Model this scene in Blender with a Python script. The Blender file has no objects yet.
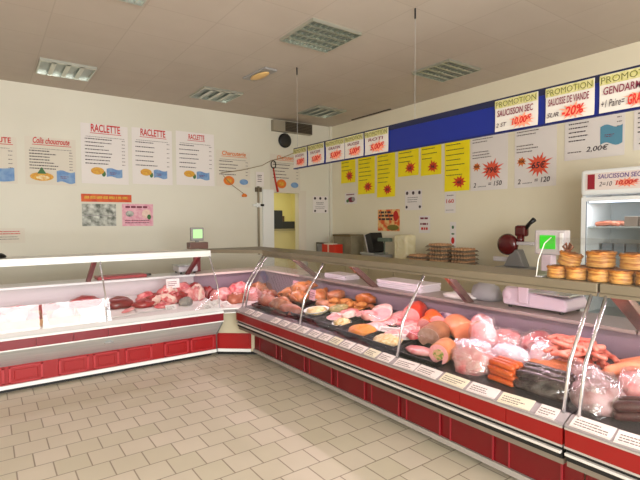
import bpy, bmesh, math, random
from mathutils import Vector, Matrix, noise
PI = math.pi
R = math.radians
S = bpy.context.scene
COL = S.collection
rnd = random.Random(7)

# ------------------------------------------------------------------ materials
def lin(c):
    def f(x):
        x = x / 255.0
        return x / 12.92 if x <= 0.04045 else ((x + 0.055) / 1.055) ** 2.4
    return (f(c[0]), f(c[1]), f(c[2]), 1.0)

MATS = {}
def mat(name, c, rough=0.5, metal=0.0, c2=None, scale=8.0, bump=0.0, detail=4.0, spec=0.5, lo=0.35, hi=0.65, coat=0.0, stretch=None):
    if name in MATS:
        return MATS[name]
    m = bpy.data.materials.new(name); m.use_nodes = True
    nt = m.node_tree; b = nt.nodes['Principled BSDF']
    b.inputs['Base Color'].default_value = lin(c)
    b.inputs['Roughness'].default_value = rough
    b.inputs['Metallic'].default_value = metal
    b.inputs['Specular IOR Level'].default_value = spec
    b.inputs['Coat Weight'].default_value = coat
    if c2 is not None or bump:
        tc = nt.nodes.new('ShaderNodeTexCoord'); nz = nt.nodes.new('ShaderNodeTexNoise')
        nz.inputs['Scale'].default_value = scale; nz.inputs['Detail'].default_value = detail
        src = tc.outputs['Object']
        if stretch:
            mp = nt.nodes.new('ShaderNodeMapping'); mp.inputs['Scale'].default_value = stretch
            nt.links.new(src, mp.inputs['Vector']); src = mp.outputs['Vector']
        nt.links.new(src, nz.inputs['Vector'])
        if c2 is not None:
            rp = nt.nodes.new('ShaderNodeValToRGB')
            rp.color_ramp.elements[0].position = lo; rp.color_ramp.elements[0].color = lin(c)
            rp.color_ramp.elements[1].position = hi; rp.color_ramp.elements[1].color = lin(c2)
            nt.links.new(nz.outputs['Fac'], rp.inputs['Fac']); nt.links.new(rp.outputs['Color'], b.inputs['Base Color'])
        if bump:
            bp = nt.nodes.new('ShaderNodeBump'); bp.inputs['Strength'].default_value = bump; bp.inputs['Distance'].default_value = 0.01
            nt.links.new(nz.outputs['Fac'], bp.inputs['Height']); nt.links.new(bp.outputs['Normal'], b.inputs['Normal'])
    MATS[name] = m
    return m

def mat_tiles(name, ca, cb, cm, w, h, offset, mortar, loc, rough, bump=0.2):
    m = bpy.data.materials.new(name); m.use_nodes = True
    nt = m.node_tree; b = nt.nodes['Principled BSDF']; b.inputs['Roughness'].default_value = rough
    tc = nt.nodes.new('ShaderNodeTexCoord'); mp = nt.nodes.new('ShaderNodeMapping')
    mp.inputs['Location'].default_value = (loc[0], loc[1], 0)
    br = nt.nodes.new('ShaderNodeTexBrick')
    br.offset = offset; br.offset_frequency = 2; br.squash = 1.0
    br.inputs['Scale'].default_value = 1.0
    br.inputs['Brick Width'].default_value = w; br.inputs['Row Height'].default_value = h
    br.inputs['Mortar Size'].default_value = mortar; br.inputs['Mortar Smooth'].default_value = 0.3
    br.inputs['Color1'].default_value = lin(ca); br.inputs['Color2'].default_value = lin(cb); br.inputs['Mortar'].default_value = lin(cm)
    nt.links.new(tc.outputs['Object'], mp.inputs['Vector']); nt.links.new(mp.outputs['Vector'], br.inputs['Vector'])
    nz = nt.nodes.new('ShaderNodeTexNoise'); nz.inputs['Scale'].default_value = 2.3; nz.inputs['Detail'].default_value = 5
    nt.links.new(tc.outputs['Object'], nz.inputs['Vector'])
    mx = nt.nodes.new('ShaderNodeMix'); mx.data_type = 'RGBA'; mx.blend_type = 'MULTIPLY'
    rp = nt.nodes.new('ShaderNodeValToRGB')
    rp.color_ramp.elements[0].color = (0.86, 0.85, 0.83, 1); rp.color_ramp.elements[1].color = (1, 1, 1, 1)
    nt.links.new(nz.outputs['Fac'], rp.inputs['Fac'])
    mx.inputs['Factor'].default_value = 1.0
    nt.links.new(br.outputs['Color'], mx.inputs['A']); nt.links.new(rp.outputs['Color'], mx.inputs['B'])
    nt.links.new(mx.outputs['Result'], b.inputs['Base Color'])
    bp = nt.nodes.new('ShaderNodeBump'); bp.inputs['Strength'].default_value = bump; bp.inputs['Distance'].default_value = 0.004; bp.invert = True
    nt.links.new(br.outputs['Fac'], bp.inputs['Height']); nt.links.new(bp.outputs['Normal'], b.inputs['Normal'])
    return m

def mat_emit(name, c, s):
    m = bpy.data.materials.new(name); m.use_nodes = True
    b = m.node_tree.nodes['Principled BSDF']
    b.inputs['Base Color'].default_value = lin(c); b.inputs['Emission Color'].default_value = lin(c); b.inputs['Emission Strength'].default_value = s
    return m

def mat_glass(name, tint=(0.97, 0.98, 0.98), ior=1.5, rough=0.0):
    m = bpy.data.materials.new(name); m.use_nodes = True
    nt = m.node_tree; nt.nodes.remove(nt.nodes['Principled BSDF']); out = nt.nodes['Material Output']
    tr = nt.nodes.new('ShaderNodeBsdfTransparent'); tr.inputs['Color'].default_value = (*tint, 1)
    gl = nt.nodes.new('ShaderNodeBsdfGlossy'); gl.inputs['Roughness'].default_value = rough
    fr = nt.nodes.new('ShaderNodeFresnel')
    ge = nt.nodes.new('ShaderNodeNewGeometry'); iv = nt.nodes.new('ShaderNodeMix'); iv.data_type = 'FLOAT'   # a thin pane: the same Fresnel on both faces
    iv.inputs['A'].default_value = ior; iv.inputs['B'].default_value = 1.0 / ior
    nt.links.new(ge.outputs['Backfacing'], iv.inputs['Factor']); nt.links.new(iv.outputs['Result'], fr.inputs['IOR'])
    mx = nt.nodes.new('ShaderNodeMixShader')
    nt.links.new(fr.outputs['Fac'], mx.inputs['Fac']); nt.links.new(tr.outputs['BSDF'], mx.inputs[1]); nt.links.new(gl.outputs['BSDF'], mx.inputs[2])
    nt.links.new(mx.outputs['Shader'], out.inputs['Surface'])
    return m

def mat_film(name, c, alpha=0.35, rough=0.15, scale=25, body=0.12):
    """crinkled clear plastic wrap: mostly see-through, with glossy creases"""
    m = bpy.data.materials.new(name); m.use_nodes = True
    nt = m.node_tree; nt.nodes.remove(nt.nodes['Principled BSDF']); out = nt.nodes['Material Output']
    tc = nt.nodes.new('ShaderNodeTexCoord'); nz = nt.nodes.new('ShaderNodeTexNoise'); nz.inputs['Scale'].default_value = scale; nz.inputs['Distortion'].default_value = 1.2
    nt.links.new(tc.outputs['Object'], nz.inputs['Vector'])
    bp = nt.nodes.new('ShaderNodeBump'); bp.inputs['Strength'].default_value = 1.0; bp.inputs['Distance'].default_value = 0.03
    nt.links.new(nz.outputs['Fac'], bp.inputs['Height'])
    gl = nt.nodes.new('ShaderNodeBsdfGlossy'); gl.inputs['Roughness'].default_value = rough; gl.inputs['Color'].default_value = (1, 1, 1, 1)
    df = nt.nodes.new('ShaderNodeBsdfDiffuse'); df.inputs['Color'].default_value = lin(c)
    for n in (gl, df): nt.links.new(bp.outputs['Normal'], n.inputs['Normal'])
    tr = nt.nodes.new('ShaderNodeBsdfTransparent'); m1 = nt.nodes.new('ShaderNodeMixShader'); m2 = nt.nodes.new('ShaderNodeMixShader')
    m1.inputs['Fac'].default_value = body
    rp = nt.nodes.new('ShaderNodeValToRGB'); rp.color_ramp.elements[0].position = 0.42; rp.color_ramp.elements[1].position = 0.66
    rp.color_ramp.elements[0].color = (alpha * 0.3,) * 3 + (1,); rp.color_ramp.elements[1].color = (min(1, alpha * 1.5),) * 3 + (1,)
    nt.links.new(nz.outputs['Fac'], rp.inputs['Fac'])
    nt.links.new(tr.outputs['BSDF'], m1.inputs[1]); nt.links.new(df.outputs['BSDF'], m1.inputs[2])
    nt.links.new(rp.outputs['Color'], m2.inputs['Fac']); nt.links.new(m1.outputs['Shader'], m2.inputs[1]); nt.links.new(gl.outputs['BSDF'], m2.inputs[2])
    nt.links.new(m2.outputs['Shader'], out.inputs['Surface'])
    return m

WALL = mat('wall_paint', (224, 221, 206), 0.6, c2=(219, 215, 199), scale=0.7)
WALLR = mat('wall_paint_light', (236, 229, 206), 0.6, c2=(231, 223, 198), scale=0.7)  # warm light and missing bounce painted into the right wall's colour
CEIL = mat_tiles('ceiling_tiles', (200, 189, 177), (197, 185, 172), (188, 176, 163), 0.655, 0.655, 0.0, 0.006, (-2.5 + 0.655 * 8, -3.57 + 0.655 * 12), 0.9, 0.1)
FLOOR = mat_tiles('floor_tiles', (222, 211, 194), (211, 203, 181), (158, 145, 126), 0.2055, 0.2125, 0.5, 0.005, (5.0225, 4.9875), 0.45, 0.3)
WHITE = mat('white_enamel', (234, 236, 234), 0.3)
WHITEP = mat('white_paper', (232, 226, 222), 0.7)
CREAMP = mat('cream_paper', (220, 213, 198), 0.7)
STEEL = mat('brushed_steel', (205, 208, 208), 0.32, 0.85, c2=(178, 182, 184), scale=3, stretch=(1, 40, 40))
CHROME = mat('polished_steel', (222, 222, 224), 0.18, 0.9)
ALU = mat('aluminium', (206, 202, 200), 0.35, 0.7)
GREYSTRIP = mat('grey_strip', (176, 170, 164), 0.45, 0.2)
RED = mat('red_laminate', (160, 9, 16), 0.35, c2=(150, 7, 13), scale=2)
REDL = mat('red_laminate_edge', (176, 44, 50), 0.35)
BANDR = mat('red_band_shade', (134, 10, 9), 0.3)  # right counter's bands darkened, their shade put into the colour
REDDK = mat('red_laminate_shade', (112, 5, 14), 0.35, c2=(105, 4, 11), scale=2)  # the red laminate again, with the right counter's shade in its colour
REDDL = mat('red_laminate_edge_shade', (150, 36, 46), 0.35)  # moulding red darkened for the same painted shade
BANDL = mat('red_band_haze', (122, 20, 32), 0.28)  # left bands dulled towards wine to paint in the haze glare
BLACK = mat('black_plastic', (16, 15, 16), 0.35)
RUBBER = mat('black_rubber', (12, 12, 12), 0.6)
CANBROWN = mat('taupe_metal', (122, 111, 92), 0.4, c2=(114, 103, 84), scale=2)
BEIGEIN = mat('beige_liner', (198, 188, 160), 0.5)
LILAC = mat('lilac_grey_liner', (142, 122, 134), 0.4)
LINERW = mat('white_liner', (206, 196, 198), 0.4)
WINE = mat('wine_bracket', (120, 44, 48), 0.4)
TAUPEB = mat('taupe_bracket', (150, 124, 116), 0.25, 0.65)
DECKB = mat('dark_deck', (60, 54, 58), 0.4)
DECKW = mat('white_deck', (238, 234, 232), 0.35)
GLASS = mat_glass('case_glass')
BLUE = mat('royal_blue_board', (12, 34, 122), 0.4)
NAVY = mat('navy_board', (24, 30, 62), 0.4)
INKR = mat('red_ink', (200, 36, 32), 0.6)
INKD = mat('dark_ink', (58, 42, 50), 0.6)
INKP = mat('plum_ink', (120, 36, 60), 0.6)
BURST = mat('orange_red_ink', (230, 92, 64), 0.6)
INKG = mat('grey_ink', (120, 108, 104), 0.6)
ORANGE = mat('orange_ink', (222, 120, 40), 0.6)
YELLOWP = mat('yellow_paper', (255, 236, 24), 0.7, c2=(250, 228, 18), scale=5)
OLIVE = mat('olive_ink', (118, 110, 44), 0.6)
FLAG = mat('blue_flag_ink', (128, 162, 200), 0.6, c2=(100, 140, 192), scale=14)
GREENI = mat('green_ink', (60, 110, 60), 0.6)
CHEESE = mat('cheese_ink', (224, 176, 60), 0.6, c2=(206, 140, 50), scale=40)
PINKP = mat('pink_sign', (222, 150, 170), 0.6, c2=(236, 190, 200), scale=18)
PHOTO = mat('grey_photo', (84, 90, 78), 0.5, c2=(214, 216, 206), scale=11)
GREYPL = mat('grey_plastic', (150, 148, 146), 0.4)
LGREY = mat('pale_grey_plastic', (196, 190, 192), 0.35)
SCREEN = mat_emit('green_screen', (50, 180, 36), 0.7)
SCREENP = mat_emit('pale_green_screen', (176, 226, 160), 0.55)
TUBE = mat_emit('pink_lamp_tube', (255, 214, 232), 3.0)
TUBEW = mat_emit('cool_lamp_tube', (226, 236, 255), 2.0)
# food
BEEF = mat('beef', (130, 16, 24), 0.3, c2=(172, 48, 52), scale=14, bump=0.3, coat=0.2)
LIVER = mat('dark_beef', (98, 12, 18), 0.3, c2=(122, 20, 26), scale=9, bump=0.2, coat=0.3)
PORK = mat('pork', (212, 106, 110), 0.35, c2=(234, 174, 168), scale=16, bump=0.3, coat=0.2)
VEAL = mat('pink_meat', (196, 72, 80), 0.35, c2=(230, 150, 146), scale=13, bump=0.3, lo=0.42, hi=0.58)
FAT = mat('fat', (240, 214, 200), 0.4, c2=(226, 186, 172), scale=20)
ROAST = mat('roast_brown', (150, 82, 42), 0.4, c2=(196, 128, 88), scale=12, bump=0.4, coat=0.2)
ROASTP = mat('roast_pink_brown', (188, 110, 84), 0.4, c2=(150, 78, 52), scale=10, bump=0.3, coat=0.2)
CHICK = mat('roast_chicken', (196, 112, 44), 0.35, c2=(152, 72, 24), scale=11, bump=0.3, coat=0.3)
FRIED = mat('fried_crumb', (176, 104, 40), 0.6, c2=(206, 140, 66), scale=40, bump=0.6)
HAM = mat('ham_pink', (240, 168, 166), 0.35, c2=(232, 146, 148), scale=15, coat=0.2)
HAMRIM = mat('ham_fat_edge', (244, 206, 192), 0.4)
ORANGER = mat('orange_rind', (232, 96, 26), 0.3, c2=(222, 78, 18), scale=8, coat=0.3)
REDR = mat('red_rind', (216, 54, 30), 0.3, coat=0.3)
PATE = mat('pate_grey', (160, 122, 106), 0.5, c2=(186, 150, 134), scale=34, bump=0.3)
PATEB = mat('pate_brown_crust', (134, 84, 54), 0.5, c2=(164, 108, 70), scale=12)
SALM = mat('salmon_ham', (238, 148, 106), 0.35, c2=(226, 126, 88), scale=10, coat=0.3)
PIST = mat('green_pistachio', (120, 140, 50), 0.5, c2=(210, 160, 120), scale=60, lo=0.45, hi=0.55)
CRUST = mat('pastry_crust', (214, 140, 84), 0.5, c2=(196, 112, 62), scale=20)
CHIPO = mat('raw_sausage', (226, 108, 92), 0.3, c2=(238, 150, 128), scale=18, coat=0.3)
SMOKED = mat('smoked_sausage', (206, 74, 22), 0.3, c2=(224, 104, 36), scale=12, coat=0.4)
BACON = mat('bacon_tan', (204, 120, 66), 0.4, c2=(176, 90, 46), scale=18)
DARKS = mat('dark_sausage', (62, 22, 26), 0.3, c2=(86, 36, 36), scale=14, coat=0.3)
BLOODS = mat('black_pudding', (34, 20, 24), 0.25, c2=(54, 30, 32), scale=10, coat=0.5)
WRAP = mat_film('clear_wrap', (244, 236, 240), 0.26, .12, 14, .08)
WRAPD = mat_film('thin_wrap', (250, 244, 248), 0.15, .12, 12, .06)
WRAPW = mat('white_wrap', (240, 226, 232), 0.3, c2=(226, 190, 204), scale=22, bump=0.5)
SALADW = mat('pale_salad', (236, 222, 176), 0.5, c2=(220, 170, 90), scale=40, bump=0.8)
SALADO = mat('carrot_salad', (232, 120, 24), 0.5, c2=(240, 156, 50), scale=60, bump=0.8)
SALADG = mat('mixed_salad', (186, 160, 110), 0.5, c2=(120, 120, 60), scale=40, bump=0.8)
PIE = mat('pie_crust', (214, 158, 84), 0.5, c2=(158, 92, 36), scale=9, bump=0.3, lo=0.42, hi=0.6, stretch=(1, 1, 9))
PIETOP = mat('pie_top', (196, 128, 56), 0.45, c2=(140, 76, 24), scale=20, bump=0.3)
EGG = mat('egg_shell', (204, 158, 116), 0.5, c2=(176, 126, 86), scale=10)
CARTON = mat('egg_carton', (120, 104, 84), 0.9)
KRAFT = mat('kraft_card', (190, 146, 110), 0.8)
SLICER = mat('dark_red_enamel', (86, 12, 18), 0.25, coat=0.3)
WOODY = mat('yellow_room_paint', (226, 216, 150), 0.7)
CREAM = mat('cream_laminate', (206, 194, 146), 0.5)
LENS = mat('yellow_lens', (226, 186, 120), 0.5)
LOUV = mat('louvre_metal', (196, 200, 190), 0.3, 0.8)
FIXBACK = mat('fixture_reflector', (150, 160, 154), 0.3, 0.5)

# ------------------------------------------------------------------ mesh builder
class MB:
    def __init__(self):
        self.bm = bmesh.new()
    def add(self, vs, fs, M=None):
        b = [self.bm.verts.new((M @ Vector(v)) if M else Vector(v)) for v in vs]
        for f in fs:
            try:
                self.bm.faces.new([b[i] for i in f])
            except ValueError:
                pass
        return self
    def box(self, x0, x1, y0, y1, z0, z1, M=None):
        v = [(x, y, z) for z in (z0, z1) for y in (y0, y1) for x in (x0, x1)]
        return self.add(v, [(0, 2, 3, 1), (4, 5, 7, 6), (0, 1, 5, 4), (2, 6, 7, 3), (0, 4, 6, 2), (1, 3, 7, 5)], M)
    def prism(self, pts, f0, f1):
        """pts: list of 2-D points; f0, f1 map a point to 3-D at both ends"""
        n = len(pts)
        v = [f0(p) for p in pts] + [f1(p) for p in pts]
        return self.add(v, [tuple(range(n)), tuple(range(2 * n - 1, n - 1, -1))] + [(i, (i + 1) % n, n + (i + 1) % n, n + i) for i in range(n)])
    def flat(self, pts, z0, z1, M=None):
        n = len(pts)
        v = [(p[0], p[1], z0) for p in pts] + [(p[0], p[1], z1) for p in pts]
        return self.add(v, [tuple(range(n - 1, -1, -1)), tuple(range(n, 2 * n))] + [(i, (i + 1) % n, n + (i + 1) % n, n + i) for i in range(n)], M)
    def tube(self, pts, r, n=8, M=None, round_ends=False):
        pts = [Vector(p) for p in pts]
        rs = list(r) if isinstance(r, (list, tuple)) else [r] * len(pts)
        if round_ends:
            a = (pts[0] - pts[1]).normalized(); e = (pts[-1] - pts[-2]).normalized()
            P = [pts[0] + a * rs[0] * 0.9, pts[0] + a * rs[0] * 0.6] + pts + [pts[-1] + e * rs[-1] * 0.6, pts[-1] + e * rs[-1] * 0.9]
            rs = [rs[0] * 0.3, rs[0] * 0.75] + rs + [rs[-1] * 0.75, rs[-1] * 0.3]; pts = P
        vs = []; prev = None
        for i, p in enumerate(pts):
            t = (pts[min(i + 1, len(pts) - 1)] - pts[max(i - 1, 0)]).normalized()
            if prev is None:
                u = t.cross(Vector((0, 0, 1)))
                if u.length < 1e-3: u = t.cross(Vector((1, 0, 0)))
            else:
                u = prev - t * prev.dot(t)
            u.normalize(); prev = u; w = t.cross(u)
            for k in range(n):
                a = 2 * PI * k / n
                vs.append(p + (u * math.cos(a) + w * math.sin(a)) * rs[i])
        fs = []
        for i in range(len(pts) - 1):
            for k in range(n):
                fs.append((i * n + k, i * n + (k + 1) % n, (i + 1) * n + (k + 1) % n, (i + 1) * n + k))
        fs.append(tuple(range(n - 1, -1, -1))); fs.append(tuple(range((len(pts) - 1) * n, len(pts) * n)))
        return self.add(vs, fs, M)
    def lathe(self, prof, n=20, M=None, lump=0.0, seed=0):
        """prof: (r, z) pairs from bottom to top"""
        vs = []
        for r, z in prof:
            for k in range(n):
                a = 2 * PI * k / n; q = 1.0
                if lump:
                    q = 1 + lump * noise.noise(Vector((math.cos(a) * 2 + seed, math.sin(a) * 2, z * 9)))
                vs.append((r * q * math.cos(a), r * q * math.sin(a), z))
        m = len(prof)
        fs = [(i * n + k, i * n + (k + 1) % n, (i + 1) * n + (k + 1) % n, (i + 1) * n + k) for i in range(m - 1) for k in range(n)]
        fs.append(tuple(range(n - 1, -1, -1))); fs.append(tuple(range((m - 1) * n, m * n)))
        return self.add(vs, fs, M)
    def blob(self, sx, sy, sz, seed=0, amp=0.25, freq=1.6, nu=18, nv=10, M=None, flat=0.35):
        vs = []; fs = []
        for j in range(nv + 1):
            th = PI * j / nv
            for i in range(nu):
                ph = 2 * PI * i / nu
                d = Vector((math.sin(th) * math.cos(ph), math.sin(th) * math.sin(ph), -math.cos(th)))
                q = 1 + amp * noise.noise(d * freq + Vector((seed * 7.3, seed * 3.1, seed * 1.7))) + amp * 0.4 * noise.noise(d * freq * 3 + Vector((seed, 0, 0)))
                z = d.z * q
                z = max(z, -flat)
                vs.append((d.x * q * sx, d.y * q * sy, (z + flat) * sz / (1 + flat)))
        for j in range(nv):
            for i in range(nu):
                fs.append((j * nu + i, j * nu + (i + 1) % nu, (j + 1) * nu + (i + 1) % nu, (j + 1) * nu + i))
        self.add(vs, fs, M)
        bmesh.ops.remove_doubles(self.bm, verts=self.bm.verts[:], dist=1e-5)
        return self
    def build(self, name, m, parent=None, smooth=False, bevel=0.0):
        bmesh.ops.recalc_face_normals(self.bm, faces=self.bm.faces[:])
        me = bpy.data.meshes.new(name); self.bm.to_mesh(me); self.bm.free()
        me.materials.append(m)
        if smooth:
            for p in me.polygons: p.use_smooth = True
        o = bpy.data.objects.new(name, me); COL.objects.link(o)
        if parent: o.parent = parent
        if bevel:
            b = o.modifiers.new('bevel', 'BEVEL'); b.width = bevel; b.segments = 2; b.limit_method = 'ANGLE'
        return o

def tag(o, label, cat, group=None, kind=None):
    if label: o['label'] = label
    if cat: o['category'] = cat
    if group: o['group'] = group
    if kind: o['kind'] = kind
    return o
def empty(name, label=None, cat=None, M=None, group=None):
    o = bpy.data.objects.new(name, None); COL.objects.link(o); o.empty_display_size = 0.1
    if M is not None: o.matrix_world = M
    return tag(o, label, cat, group)
def struct(o):
    o['kind'] = 'structure'; return o
def dup(root, M, label=None, group=None):
    r = root.copy(); COL.objects.link(r); r.matrix_world = M
    if label: r['label'] = label
    if group: r['group'] = group
    for ch in list(root.children):
        c = ch.copy(); COL.objects.link(c); c.parent = r
        for g in list(ch.children):
            d = g.copy(); COL.objects.link(d); d.parent = c
    return r
ORD = ['first', 'second', 'third', 'fourth', 'fifth', 'sixth', 'seventh', 'eighth', 'ninth', 'tenth', 'eleventh', 'twelfth', 'thirteenth',
       'fourteenth', 'fifteenth', 'sixteenth', 'seventeenth', 'eighteenth', 'nineteenth', 'twentieth', 'twenty-first', 'twenty-second',
       'twenty-third', 'twenty-fourth', 'twenty-fifth', 'twenty-sixth', 'twenty-seventh', 'twenty-eighth', 'twenty-ninth', 'thirtieth']

# ------------------------------------------------------------------ room shell
ZC = 3.5; XR = 5.7; YB = 7.52; XL = -2.4; YF = -2.3
DX0, DX1, DZ = 4.35, 4.90, 2.14
struct(MB().box(XL - .1, XR + .1, YF - .1, 9.6, -0.1, 0).build('floor', FLOOR))
struct(MB().box(XL - .1, XR + .1, YF - .1, YB + .1, ZC, ZC + 0.1).build('ceiling', CEIL))
m_ = MB(); m_.box(XL - .1, DX0, YB, YB + .1, 0, ZC); m_.box(DX1, XR + .1, YB, YB + .1, 0, ZC); m_.box(DX0, DX1, YB, YB + .1, DZ, ZC)
struct(m_.build('wall_back', WALL))
struct(MB().box(XR, XR + .1, YF - .1, YB, 0, ZC).build('wall_right', WALLR))
struct(MB().box(XL - .1, XL, YF - .1, YB, 0, ZC).build('wall_left', WALL))
WX0, WX1, WZ0, WZ1 = -2.2, 2.55, 0.25, 2.95
m_ = MB(); m_.box(XL, WX0, YF - .1, YF, 0, ZC); m_.box(WX1, XR, YF - .1, YF, 0, ZC)
m_.box(WX0, WX1, YF - .1, YF, 0, WZ0); m_.box(WX0, WX1, YF - .1, YF, WZ1, ZC)
struct(m_.build('wall_front', WALL))
m_ = MB()
for x in (WX0, -0.6, 0.95, WX1 - .06): m_.box(x, x + .06, YF - .08, YF - .01, WZ0, WZ1)
for z in (WZ0, WZ1 - .06): m_.box(WX0, WX1, YF - .08, YF - .01, z, z + .06)
struct(m_.build('window_1', ALU))
# door trim
m_ = MB(); m_.box(4.12, DX0, YB - .03, YB, 0, 2.19); m_.build('trim_1', WHITE)['kind'] = 'structure'
m_ = MB(); m_.box(DX1, DX1 + .17, YB - .03, YB, 0, 2.19); m_.box(DX0, DX1 + .17, YB - .035, YB, DZ, 2.19); m_.build('trim_2', CREAMP)['kind'] = 'structure'
struct(MB().box(XR - .05, XR, YB - .05, YB, 0, ZC).build('trim_3', WALL))
struct(MB().box(5.60, 5.63, 5.72, 6.75, ZC - .012, ZC).build('gap_shade_strip', mat('shadow_gap', (70, 62, 50), .8)))  # dark strip standing in for the shade of an open ceiling gap
# room beyond the doorway
m_ = MB(); m_.box(3.6, 6.0, 9.5, 9.6, 0, 2.7); m_.box(3.5, 3.6, YB + .1, 9.6, 0, 2.7); m_.box(6.0, 6.1, YB + .1, 9.6, 0, 2.7); m_.box(3.5, 6.1, YB + .1, 9.6, 2.7, 2.8)
struct(m_.build('wall_storeroom', WOODY))

# ------------------------------------------------------------------ text & posters
def text_mesh(s, mat_, parent, x, y, z, w=None, h=None, bold=0.0, shear=0.0, name='lettering', align='LEFT', rot=0.0):
    cu = bpy.data.curves.new('t', 'FONT'); cu.body = s; cu.size = 1.0; cu.extrude = 0.0; cu.offset = bold; cu.shear = shear; cu.resolution_u = 3
    to = bpy.data.objects.new('t', cu); COL.objects.link(to)
    bpy.context.view_layer.update()
    dg = bpy.context.evaluated_depsgraph_get()
    me = bpy.data.meshes.new_from_object(to.evaluated_get(dg))
    bpy.data.objects.remove(to); bpy.data.curves.remove(cu)
    xs = [v.co.x for v in me.vertices]; ys = [v.co.y for v in me.vertices]
    x0, x1, y0, y1 = min(xs), max(xs), min(ys), max(ys)
    sy = h / (y1 - y0) if h else None
    sx = w / (x1 - x0) if w else None
    if sx is None: sx = sy
    if sy is None: sy = sx
    ca, sa = math.cos(rot), math.sin(rot)
    ox = -0.5 * (x1 - x0) if align == 'CENTER' else 0
    for v in me.vertices:
        a, b = (v.co.x - x0 + ox) * sx, (v.co.y - y0) * sy
        v.co = Vector((x + a * ca - b * sa, y + a * sa + b * ca, z))
    me.name = name; me.materials.clear(); me.materials.append(mat_)
    o = bpy.data.objects.new(name, me); COL.objects.link(o); o.parent = parent
    return o
MB_BACK = lambda x, z, off=0.004: Matrix.Translation((x, YB - off, z)) @ Matrix.Rotation(PI / 2, 4, 'X')
def M_right(y, z, X=None, off=0.004):
    return Matrix.Translation(((XR if X is None else X) - off, y, z)) @ Matrix.Rotation(-PI / 2, 4, 'Z') @ Matrix.Rotation(PI / 2, 4, 'X')
def sheet(name, M, w, h, m, label, cat, group=None, curl=0.0):
    """a sheet of paper: local x right, y up, z out of the wall"""
    b = MB(); n = 6
    top = [(w * i / n, h * j / n) for j in range(n + 1) for i in range(n + 1)]
    def zz(x, y): return curl * math.sin(PI * y / h) ** 1 * 0.0 + curl * max(0, (0.25 - y / h)) * 2 + 0.3 * curl * abs(math.sin(3 * x / w + y / h))
    v = [(x, y, zz(x, y) + 0.002) for x, y in top] + [(x, y, zz(x, y)) for x, y in top]
    N = (n + 1) ** 2; fs = []
    for j in range(n):
        for i in range(n):
            a = j * (n + 1) + i
            fs += [(a, a + 1, a + n + 2, a + n + 1), (N + a + n + 1, N + a + n + 2, N + a + 1, N + a)]
    rim = [i for i in range(n + 1)] + [j * (n + 1) + n for j in range(1, n + 1)] + [n * (n + 1) + i for i in range(n - 1, -1, -1)] + [j * (n + 1) for j in range(n - 1, 0, -1)]
    for k in range(len(rim)):
        a, c = rim[k], rim[(k + 1) % len(rim)]; fs.append((a, N + a, N + c, c))
    b.add(v, fs)
    o = b.build(name, m); o.matrix_world = M
    tag(o, label, cat, group); return o
def lines(parent, x0, x1, ys, th, m, z=0.004, jag=0.3, seed=1, name='printed_lines', dash=0.012):
    r = random.Random(seed); b = MB()
    for y in ys:
        x = x0; xe = x1 - r.random() * jag * (x1 - x0)
        while x < xe:
            l = min(dash * (0.6 + 2.2 * r.random()), xe - x)
            b.box(x, x + l, y, y + th, z - 0.001, z); x += l + dash * 0.45
    return b.build(name, m, parent)
def burst(parent, cx, cy, rx, ry, m, z=0.005, n=14, seed=3, name='price_burst'):
    r = random.Random(seed); pts = []
    for k in range(2 * n):
        a = PI * k / n; q = (0.82 + 0.35 * r.random()) if k % 2 == 0 else 0.55
        pts.append((cx + rx * q * math.cos(a), cy + ry * q * math.sin(a)))
    b = MB(); c = [(cx, cy, z)] + [(p[0], p[1], z) for p in pts] + [(cx, cy, z - .001)] + [(p[0], p[1], z - .001) for p in pts]
    N = 2 * n; fs = []
    for k in range(N):
        fs.append((0, 1 + k, 1 + (k + 1) % N)); fs.append((N + 1, N + 2 + (k + 1) % N, N + 2 + k)); fs.append((1 + k, N + 2 + k, N + 2 + (k + 1) % N, 1 + (k + 1) % N))
    b.add(c, fs); return b.build(name, m, parent)
def ellipse(parent, cx, cy, rx, ry, m, z=0.005, name='picture', n=18):
    return MB().flat([(cx + rx * math.cos(2 * PI * k / n), cy + ry * math.sin(2 * PI * k / n)) for k in range(n)], z - .001, z).build(name, m, parent)
def flag(parent, x0, x1, y0, y1, m, z=0.005):
    n = 10; t = [(x0 + (x1 - x0) * i / n, y1 + 0.10 * (y1 - y0) * math.sin(2 * PI * i / n)) for i in range(n + 1)]
    bt = [(x0 + (x1 - x0) * i / n, y0 + 0.10 * (y1 - y0) * math.sin(2 * PI * i / n)) for i in range(n, -1, -1)]
    f = MB().flat(bt[::-1] + t[::-1], z - .001, z).build('flag_print', m, parent)
    lines(f, x0 + (x1 - x0) * .2, x0 + (x1 - x0) * .7, [(y0 + y1) / 2, (y0 + y1) / 2 - .02], .008, INKP, z + .001, seed=9)
    return f

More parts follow.
